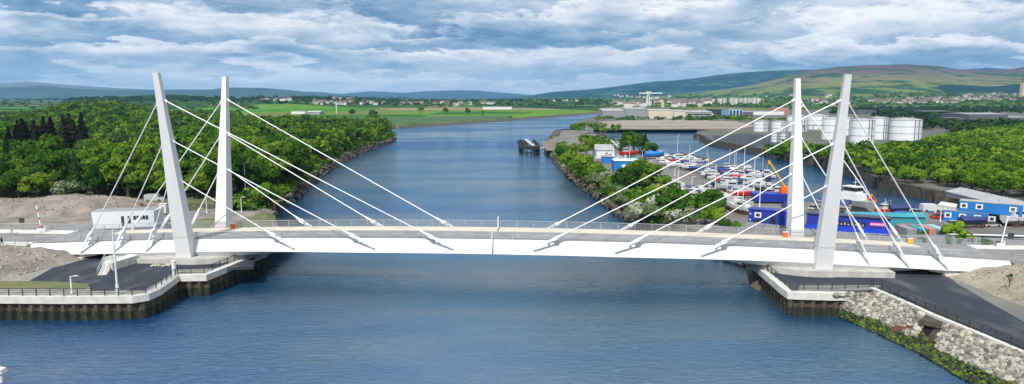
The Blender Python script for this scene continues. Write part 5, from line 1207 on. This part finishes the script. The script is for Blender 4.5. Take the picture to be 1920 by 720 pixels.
# ------------------------------------------------------------------ vehicles
def wheelset(r, L_, w):
    for sx in (-.31, .31):
        for sy in (-1, 1):
            b = MB(); b.tube((L_*sx, sy*(w/2-.22), .33), (L_*sx, sy*(w/2+.02), .33), .33, .33, 12); mk(r, 'wheel', b, M['dark'])
def car_proto(m, van=False):
    r = bpy.data.objects.new('van' if van else 'car', None); L_ = 5.2 if van else 4.3; w = 1.9 if van else 1.78; h = 1.35 if van else .78
    b = MB(); R = []
    prof = ((-.5, .35, h*.9), (-.47, .25, h), (.25, .22, h), (.44, .25, h*.82), (.5, .35, h*.55)) if not van else ((-.5, .3, 2.0), (-.3, .25, 2.1), (.2, .25, 2.05), (.33, .25, 1.2), (.5, .35, 1.0))
    for k, z0, z1 in prof: R.append([(L_*k, -w/2, z0), (L_*k, w/2, z0), (L_*k, w/2*.94, z1), (L_*k, -w/2*.94, z1)])
    b.rings(R); mk(r, 'body', b, m)
    b = MB()
    if not van:
        b.rings([[(-1.9,-.8,h),(1.0,-.8,h),(1.0,.8,h),(-1.9,.8,h)], [(-1.45,-.62,1.38),(.3,-.62,1.38),(.3,.62,1.38),(-1.45,.62,1.38)]]); mk(r, 'window', b, M['glass'])
        b = MB(); b.box(-1.42, .27, -.6, .6, 1.381, 1.43); mk(r, 'roof', b, m)
    else:
        b.rings([[(.95,-.86,1.35),(1.75,-.86,1.3),(1.75,.86,1.3),(.95,.86,1.35)], [(.95,-.84,1.9),(1.25,-.84,1.9),(1.25,.84,1.9),(.95,.84,1.9)]]); mk(r, 'window', b, M['glass'])
    wheelset(r, L_, w); return r
CP = {c: car_proto(M[k]) for c, k in (('white','skin_hull'),('red','red'),('blue','blue'),('black','navy'),('silver','steel'))}
VP = {c: car_proto(M[k], True) for c, k in (('white','skin_hull'),('red','red'),('blue','blue'))}
def car(c, px, py, rz, lab, van=False, grp=None, z=QZ):
    x, y = G(px, py, z); o = plant((VP if van else CP)[c], x, y, z, 1.0, lab, 'van' if van else 'car', grp, rz=rz, sz=1.0); o.name = 'van' if van else 'car'; return o
car('white', 1744, 396, .05, 'white van parked on the open quay end beyond the teal shed', True)
car('red', 1706, 437, .1, 'red van between the teal shed and the grey fence', True)
car('blue', 1695, 411, .2, 'blue van next to the red fishing boat', True)
car('white', 1528, 393, .6, 'white car parked behind the dark blue building', False)
car('white', 290, 377, .1, 'white van on the track behind the white flat-roofed building', True, None, QZ+.9)
car('black', 1872, 420, .1, 'dark car parked beside the light blue office cabins', False)
car('silver', 1858, 425, .1, 'silver car parked beside the light blue office cabins', False)
for i, (px, py) in enumerate(((1182,302),(1190,300),(1199,301),(1208,299),(1252,345),(1262,348),(1272,352),(1284,356),(1296,358),(1310,318),(1322,352),(1334,356),(1346,362),(1360,382),(1372,384),(1384,386),(1480,389),(1492,391),(1670,412),(1720,402),(1762,410),(1790,424),(1843,421))):
    c = ('white','red','blue','black','silver')[(i*7+i//3) % 5]; car(c, px, py, random.uniform(-.3, .5), '%s car parked between the boats of the yard' % c, False, '%s cars in the boatyard' % c)
# ------------------------------------------------------------------ yard buildings
r, Lh = building('workshop', 1403, 1502, 419, 3.6, 3.0, M['blue'], M['blue'], 'dark blue workshop block with a white-framed window beside the inner east pylon', z=QZ, pyb1=428)
b = MB(); b.box(1.4, 3.0, -.10, .02, 1.7, 3.0); b.box(.25, .6, -.1, .02, 2.4, 2.7); b.box(.25, .6, -.1, .02, .9, 1.2); b.build('window_frame', M['white'], r); b = MB(); b.box(1.75, 2.65, -.13, .02, 2.0, 2.7); b.build('window', M['glass'], r)
b = MB(); b.box(1.2, 3.4, -.08, .02, 0, 1.2); b.build('doorway_shade', M['black'], r); b = MB(); b.box(5.2, 6.4, -.08, .02, 0, 2.0); b.build('door', M['black'], r); b = MB(); b.box(9.3, 11.4, -.08, .02, 1.9, 2.2); b.box(9.3, 9.7, -.08, .02, .4, 1.9); b.build('sign_panel', M['white'], r)  # black panels paint the dark insides of two door openings
r, Lh = building('workshop', 1511, 1667, 430, 3.7, 3.4, M['blue'], M['navy'], 'long dark blue workshop with pink sign running behind the east pylons', z=QZ, pyb1=442)
b = MB(); b.box(5.5, 12.6, -.10, .02, 1.75, 2.5); b.build('window_band', M['black'], r)
b = MB(); b.box(-.1, Lh+.1, -.16, .02, .1, 1.3); b.build('plinth_band', mat('bright_blue_band', (.012,.05,.50), None, 1, .45), r)
b = MB(); b.box(13.4, 16.6, -.14, .02, 2.05, 2.75)
for k in range(8): b.box(13.6+k*.37, 13.8+k*.37, -.17, .02, 2.2, 2.6)
b.build('sign', mat('pink_sign', (.75,.10,.35), None, 1, .6), r)
b = MB()
for k in range(7): b.box(13.6+k*.40, 13.82+k*.40, -.19, .02, 2.25, 2.58)
b.build('sign_lettering', M['white'], r)
b = MB()
for k in range(9): b.box(5.8+k*.75, 6.2+k*.75, -.22, .0, 1.78, 2.1+.25*(k % 2))
b.build('shelf_clutter', M['steel'], r)
building('teal_shed', 1590, 1734, 425, 2.6, 3.6, M['teal'], M['teal'], 'long low teal-roofed shed behind the dark blue workshop', z=QZ, gable=.8, pyb1=427)
r, Lh = building('workshop', 1152, 1196, 321, 4.4, 9, M['sky_blue'], M['white'], 'blue-walled workshop with white roof edge at the river side of the yard', z=QZ, gable=.6)
b = MB(); b.box(3, Lh+9, -.5, -.1, 1.2, 2.8); b.build('white_fascia', M['white'], r)
building('workshop', 1112, 1152, 297, 4.2, 26, M['white'], M['roof'], 'pale grey low-pitched shed near the tip of the peninsula', z=QZ, gable=2.2)
building('teal_shed', 1178, 1196, 308, 2.8, 6, M['teal'], M['teal'], 'small teal container store above the blue-walled workshop', z=QZ, gable=.3)
building('cabin', 1130, 1150, 306, 3.0, 6, M['sky_blue'], M['grey'], 'small blue cabin between trees and teal boats', z=QZ, gable=.4)
building('site_cabin', 1281, 1300, 392, 3.2, 5, M['render'], M['white'], 'plain white box cabin among the yard trees', z=QZ)
# light blue office cabins, upper one shifted over
a = Vector(G(1768, 413, QZ)); c = Vector(G(1852, 421, QZ)); d = c-a; ang = math.atan2(d.y, d.x); Lw = d.length
def cabin(px0, off, L_, z0, lab, wins, depth=4.6):
    r = empty('office_cabin', (a.x+math.cos(ang)*off, a.y+math.sin(ang)*off, QZ+z0), ang, lab, 'cabin'); b = MB(); b.box(0, L_, 0, depth, 0, 2.62); b.build('wall', M['sky_blue'], r)
    b = MB(); b.box(-.08, L_+.08, -.08, depth+.08, 2.621, 2.72); b.build('roof', M['roof'], r)
    for w in wins:
        b = MB(); b.box(w-.75, w+.75, -.07, .05, .85, 2.15); f = b.build('window_frame', M['white'], r); b = MB(); b.box(w-.38, w+.38, -.10, .05, 1.15, 1.85); b.build('window', M['glass'], f)
    return r
cabin(1768, 0, Lw, 0, 'light blue lower office cabin with four white-framed square windows', (1.0, 4.1, 7.2, 10.2))
cabin(1792, 3.2, Lw+3.4, 2.74, 'light blue upper office cabin stacked over the lower one', (1.0, 4.2, 11.0), 3.8)
for k in range(2):
    pass
b = MB(); b.bar((a.x+math.cos(ang)*(Lw+6)*1, a.y+math.sin(ang)*(Lw+6), QZ), (a.x+math.cos(ang)*(Lw+6), a.y+math.sin(ang)*(Lw+6), QZ+2.7), .2, .2); tag(b.build('cabin_support', M['navy']), 'dark steel post carrying the overhanging end of the upper blue cabin', 'post')
# containers by the fence
for px0, px1, m, lab in ((1700,1721,'grey','grey shipping container first in the row behind the fence'),(1722,1740,'teal','teal shipping container between grey and pink ones'),(1741,1757,'pink','faded pink shipping container in the row behind the fence'),(1758,1777,'ltblue','pale blue shipping container last in the row behind the fence')):
    x0, y0 = G(px0, 451, QZ); x1, y1 = G(px1, 452, QZ); r = empty('shipping_container', (x0, y0, QZ), -.06, lab, 'container'); Lc = x1-x0-.05
    b = MB(); b.box(0, Lc, 0, 5.5, .1, 2.6); b.build('shell', M[m], r); b = MB()
    for k in range(7): b.box(Lc*(k+.3)/7, Lc*(k+.7)/7, -.05, .02, .25, 2.45)
    b.build('rib', M[m], r)
# grey fence
def fence(line, z, h, m, lab, st=2.4, grp=None, name='fence'):
    P = [Vector(G(x, y, z)) for x, y in line]; r = empty(name, (0,0,0), 0, lab, 'fence', grp); b = MB(); q = MB()
    for i in range(len(P)-1):
        A = P[i]; B_ = P[i+1]; b.bar((A.x, A.y, z+h*.5), (B_.x, B_.y, z+h*.5), .05, h); n = max(1, int((B_-A).length/st))
        for k in range(n+1):
            if k == n and i < len(P)-2: continue
            w = A+(B_-A)*k/n; q = MB(); q.box(w.x-.06, w.x+.06, w.y-.12, w.y+.04, z-.2, z+h+.15); q.build('post', M['steel'], r)
    b.build('panel', m, r)
fence(((1398,425),(1500,437),(1600,448),(1700,457)), QZ, 1.3, M['grey'], 'low grey panel fence between the yard and the bridge road')
fence(((1700,457),(1780,459),(1925,462)), QZ, 2.1, M['grey'], 'tall grey palisade fence with white caps near the road bend')
b = MB(); p0 = G(1775, 442, QZ+1.9); p1 = G(1925, 446, QZ+1.9); b.bar((p0[0], p0[1], QZ+2.3), (p1[0], p1[1], QZ+2.3), 1.0, .1); tag(b.build('pipe_rack', M['tank']), 'long pale flat rack lying behind the grey palisade fence', 'rack')
# long low grey roof by the channel
x0, y0 = G(1774, 362, 4.5); x1, y1 = G(1935, 402, 4.5); a0 = math.atan2(y1-y0, x1-x0); L0 = math.hypot(x1-x0, y1-y0)
r = empty('long_shed', (x0, y0, 3.9), a0, 'very long low grey-roofed shed beside the channel wall and thicket', 'shed'); b = MB(); b.box(0, L0+20, 0, 8.5, -.3, 1.2); b.build('wall', M['roof'], r)
b = MB(); b.rings([[(-.1, -.3, 1.2), (-.1, 4.3, 2.6), (-.1, 8.9, 1.2)], [(L0+20, -.3, 1.2), (L0+20, 4.3, 2.6), (L0+20, 8.9, 1.2)]]); b.build('roof', M['roof'], r)
# ------------------------------------------------------------------ white flat building on the west bank
x0, y0 = G(177, 427, 5.0); x1, y1 = G(289, 423, 5.0); ang2 = math.atan2(y1-y0, x1-x0); L2 = math.hypot(x1-x0, y1-y0)
r = empty('control_building', (x0, y0, 4.6), ang2, 'white flat-roofed control building with a dark door and window strip', 'building')
b = MB(); b.rings([[(-.0,0,-.6),(L2,0,-.6),(L2+.6,5.6,-.6),(-.0,5.6,-.6)], [(-.45,0,4.0),(L2+.15,0,4.0),(L2+.9,5.6,4.0),(-.45,5.6,4.0)]]); b.build('wall', M['tank'], r)
b = MB(); b.box(-.1, L2-.1, .3, 5.3, 4.01, 4.06); b.build('roof', M['grey'], r)
b = MB(); b.box(L2*.455, L2*.50, -.08, .1, .6, 2.9); b.build('door', M['dark'], r)
b = MB(); b.box(L2*.565, L2*.61, -.08, .1, 1.2, 2.9); b.build('window', M['glass'], r)
for k in range(5): b = MB(); b.box(L2*(.66+k*.052), L2*(.66+k*.052)+.5, -.08, .1, 2.0, 2.9); b.build('window', M['glass'], r)
x, y = G(305, 398, QZ+.9); b = MB(); b.box(x-.9, x+.9, y, y+1.6, QZ+.7, QZ+3.0); b.box(x-.95, x+.95, y-.05, y+1.65, QZ+3.0, QZ+3.15); tag(b.build('utility_kiosk', M['render']), 'cream utility kiosk behind the white control building', 'kiosk')
# ------------------------------------------------------------------ lamp posts and poles
def lamp(px, pyb, pyt, z, lab, heads=1, r0=.10, grp=None, m='cable'):
    x, y = G(px, pyb, z); h = Zat(pyt, y)-z; r = empty('lamp_post', (x, y, z), 0, lab, 'lamp post', grp)
    b = MB(); b.tube((0,0,-.3), (0,0,h*.16), r0*1.5, r0*1.5, 8); b.tube((0,0,h*.16), (0,0,h), r0, r0*.6, 8); b.build('pole', M[m], r)
    for k in range(heads):
        sx = 1 if k == 0 else -1; b = MB(); b.bar((0,0,h-.05), (sx*.7,0,h+.08), .07, .07); b.rings([[(sx*.5,-.14,h),(sx*.5,.14,h),(sx*.5,.14,h+.12),(sx*.5,-.14,h+.12)], [(sx*1.25,-.10,h+.05),(sx*1.25,.10,h+.05),(sx*1.25,.10,h+.13),(sx*1.25,-.10,h+.13)]]); b.build('lantern', M['grey_d' if heads > 1 else 'white'], r)
    return r
lamp(221, 553, 431, QZ, 'tall pale lamp post with twin heads at the edge of the west quay', 2, .17, None, 'tank')
lamp(135, 553, 518, QZ, 'short white lamp post behind the west quay railing', 1, .14)
lamp(461, 372, 305, QZ, 'tall thin lamp post in front of the west wood', 1, .13)
for px, pb, pt in ((388,400,370),(453,398,370),(217,392,384),(372,404,391)): lamp(px, pb, pt, QZ+.9, 'short white lamp post on the west access road', 1, .1, 'short lamp posts of the west access road')
for px, pb, pt in ((1220,323,300),(1270,291,252),(1297,356,331),(1265,330,315),(1329,362,340),(1395,318,273),(1412,374,296),(1383,381,353),(1424,389,336),(1150,298,270),(1180,302,276),(1204,306,282),(1548,372,348),(1705,408,392),(1763,416,392)): lamp(px, pb, pt, QZ, 'tall slim white lamp post rising among the boats of the yard', 1, .12, 'lamp posts of the boatyard')
lamp(1722, 252, 236, 4, 'pale lamp post standing over the east thicket', 1, .3)
lamp(1653, 401, 380, QZ, 'dark slim post at the channel edge beside the orange excavator', 1, .13, None, 'dark')
lamp(1912, 408, 388, QZ, 'short pale lamp post beyond the light blue cabins', 1, .1)
# ------------------------------------------------------------------ barriers, signs, lockers
M['boom'] = None
m = bpy.data.materials.new('red_white_bands'); nt = nodes(m); out = nt.nodes.new('ShaderNodeOutputMaterial'); p = nt.nodes.new('ShaderNodeBsdfPrincipled'); nt.links.new(p.outputs[0], out.inputs[0])
t_ = nt.nodes.new('ShaderNodeTexCoord'); s_ = nt.nodes.new('ShaderNodeSeparateXYZ'); nt.links.new(t_.outputs['Object'], s_.inputs[0]); w_ = nt.nodes.new('ShaderNodeMath'); w_.operation = 'MODULO'; w_.inputs[1].default_value = 1.7; nt.links.new(s_.outputs[2], w_.inputs[0])
c_ = nt.nodes.new('ShaderNodeMath'); c_.operation = 'GREATER_THAN'; c_.inputs[1].default_value = 1.15; nt.links.new(w_.outputs[0], c_.inputs[0]); q_ = nt.nodes.new('ShaderNodeMix'); q_.data_type = 'RGBA'; q_.inputs[6].default_value = (.8,.8,.8,1); q_.inputs[7].default_value = (.6,.02,.02,1); nt.links.new(c_.outputs[0], q_.inputs[0]); nt.links.new(q_.outputs[2], p.inputs['Base Color']); M['boom'] = m
def barrier(px, py, z, h, lean, lab):
    x, y = G(px, py, z); r = empty('road_barrier', (x, y, z), 0, lab, 'barrier'); b = MB(); b.box(-.45, .45, -.4, .4, 0, 1.2); b.build('housing', M['dark'], r)
    b = MB(); b.box(-.9, .5, -.6, -.45, .3, 1.0); b.box(.5, .75, -.5, .3, .1, 1.35); b.build('counterweight', M['white'], r)
    b = MB(); b.bar((0,-.5,1.0), (lean,-.5,h), .18, .16); b.build('boom', M['boom' if lean < 0 else 'cable'], r)
barrier(81, 436, 6.4, 5.9, -.5, 'raised red-banded barrier boom on the approach road west of the bridge')
barrier(1873, 464, 6.3, 6.3, .8, 'raised pale barrier boom on the approach road east of the bridge')
def sign(px, py, z, lab, h=2.6):
    x, y = G(px, py, z); r = empty('road_sign', (x, y, z), 0, lab, 'sign'); b = MB(); b.tube((0,0,0), (0,0,h), .06, .06, 6); b.build('post', M['steel'], r); b = MB(); b.box(-.6, .6, -.05, -.1, h-.9, h+.15); b.build('plate', M['dark'], r)
sign(43, 432, 6.4, 'black rectangular sign back on a post before the west barrier'); sign(1893, 463, 6.3, 'black rectangular sign back on a post past the east barrier')
def locker(s, t, m, lab):
    r = empty('safety_locker', BW(s, t) + (zdk(s)+.12,), BA, lab, 'locker'); b = MB(); b.box(-.45, .45, -.2, .2, .1, .95); b.build('case', m, r); b = MB(); b.box(-.5, .5, -.25, .25, .951, 1.03); b.build('lid', M['white'], r)
locker(-55.5, 5.0, M['orange'], 'small orange safety locker on the deck beside the inner west pylon'); locker(56.0, 5.0, M['orange'], 'small orange safety locker on the deck beside the inner east pylon'); locker(79.5, 5.1, M['yellow'], 'small yellow control box near the east end of the deck')
x, y = G(3, 716, 0.0); b = MB(); b.tube((x, y, -1.5), (x, y, 1.2), .25, .25, 8); b.rings([[(x-.9,y-.5,1.2),(x+.5,y-.5,1.2),(x+.5,y+.5,1.2),(x-.9,y+.5,1.2)], [(x-.9,y-.5,1.9),(x+.35,y-.5,1.7),(x+.35,y+.5,1.7),(x-.9,y+.5,1.9)]]); tag(b.build('channel_marker', M['white']), 'white-topped marker standing in the water at the near corner', 'marker')
# people on the footways
def person(x, y, z, rz, top, legs, lab):
    me = bpy.data.meshes.new('person'); J = [(0,0,.95),(0,0,1.15),(0,0,1.42),(0,0,1.52),(0,-.01,1.66),(.11,0,.9),(.13,-.14,.5),(.13,-.05,.09),(.13,-.2,.05),(-.11,0,.9),(-.12,.12,.5),(-.12,.24,.10),(-.12,.10,.05),(.2,0,1.4),(.27,.08,1.12),(.27,-.04,.9),(-.2,0,1.4),(-.27,-.08,1.12),(-.27,-.2,.92)]
    E = [(0,1),(1,2),(2,3),(3,4),(0,5),(5,6),(6,7),(7,8),(0,9),(9,10),(10,11),(11,12),(2,13),(13,14),(14,15),(2,16),(16,17),(17,18)]
    Rr = [.15,.14,.15,.06,.11,.10,.075,.05,.045,.10,.075,.05,.045,.07,.05,.04,.07,.05,.04]
    me.from_pydata(J, E, []); o = bpy.data.objects.new('person', me); COL.objects.link(o); o.modifiers.new('skin', 'SKIN')
    for i, v in enumerate(me.skin_vertices[0].data): v.radius = (Rr[i], Rr[i]); v.use_root = (i == 0)
    me.materials.append(legs); s = o.modifiers.new('sub', 'SUBSURF'); s.levels = 1; s.render_levels = 1
    o.location = (x, y, z); o.rotation_euler = (0, 0, rz); tag(o, lab, 'person')
    b = MB(); b.rings([[(.20*math.cos(t)*k, .15*math.sin(t)*k, zz) for t in [i*math.pi/5 for i in range(10)]] for zz, k in ((.88,1.0),(1.2,1.0),(1.42,1.05),(1.48,.5))]); b.build('jacket', top, o)
    b = MB(); b.rings([[(.115*math.cos(t)*k, .02+.115*math.sin(t)*k, zz) for t in [i*math.pi/5 for i in range(10)]] for zz, k in ((1.64,1.0),(1.74,.95),(1.80,.45))]); b.build('hair', M['dark'], o)
x, y = G(4, 462, 6.4); person(x, y, 6.5, 1.4, M['navy'], M['dark'], 'person in dark clothes walking on the west approach footway')
x, y = G(16, 441, 6.4); person(x, y+1, 6.5, 1.6, M['white'], M['grey'], 'person in white top on the inland side of the west road')
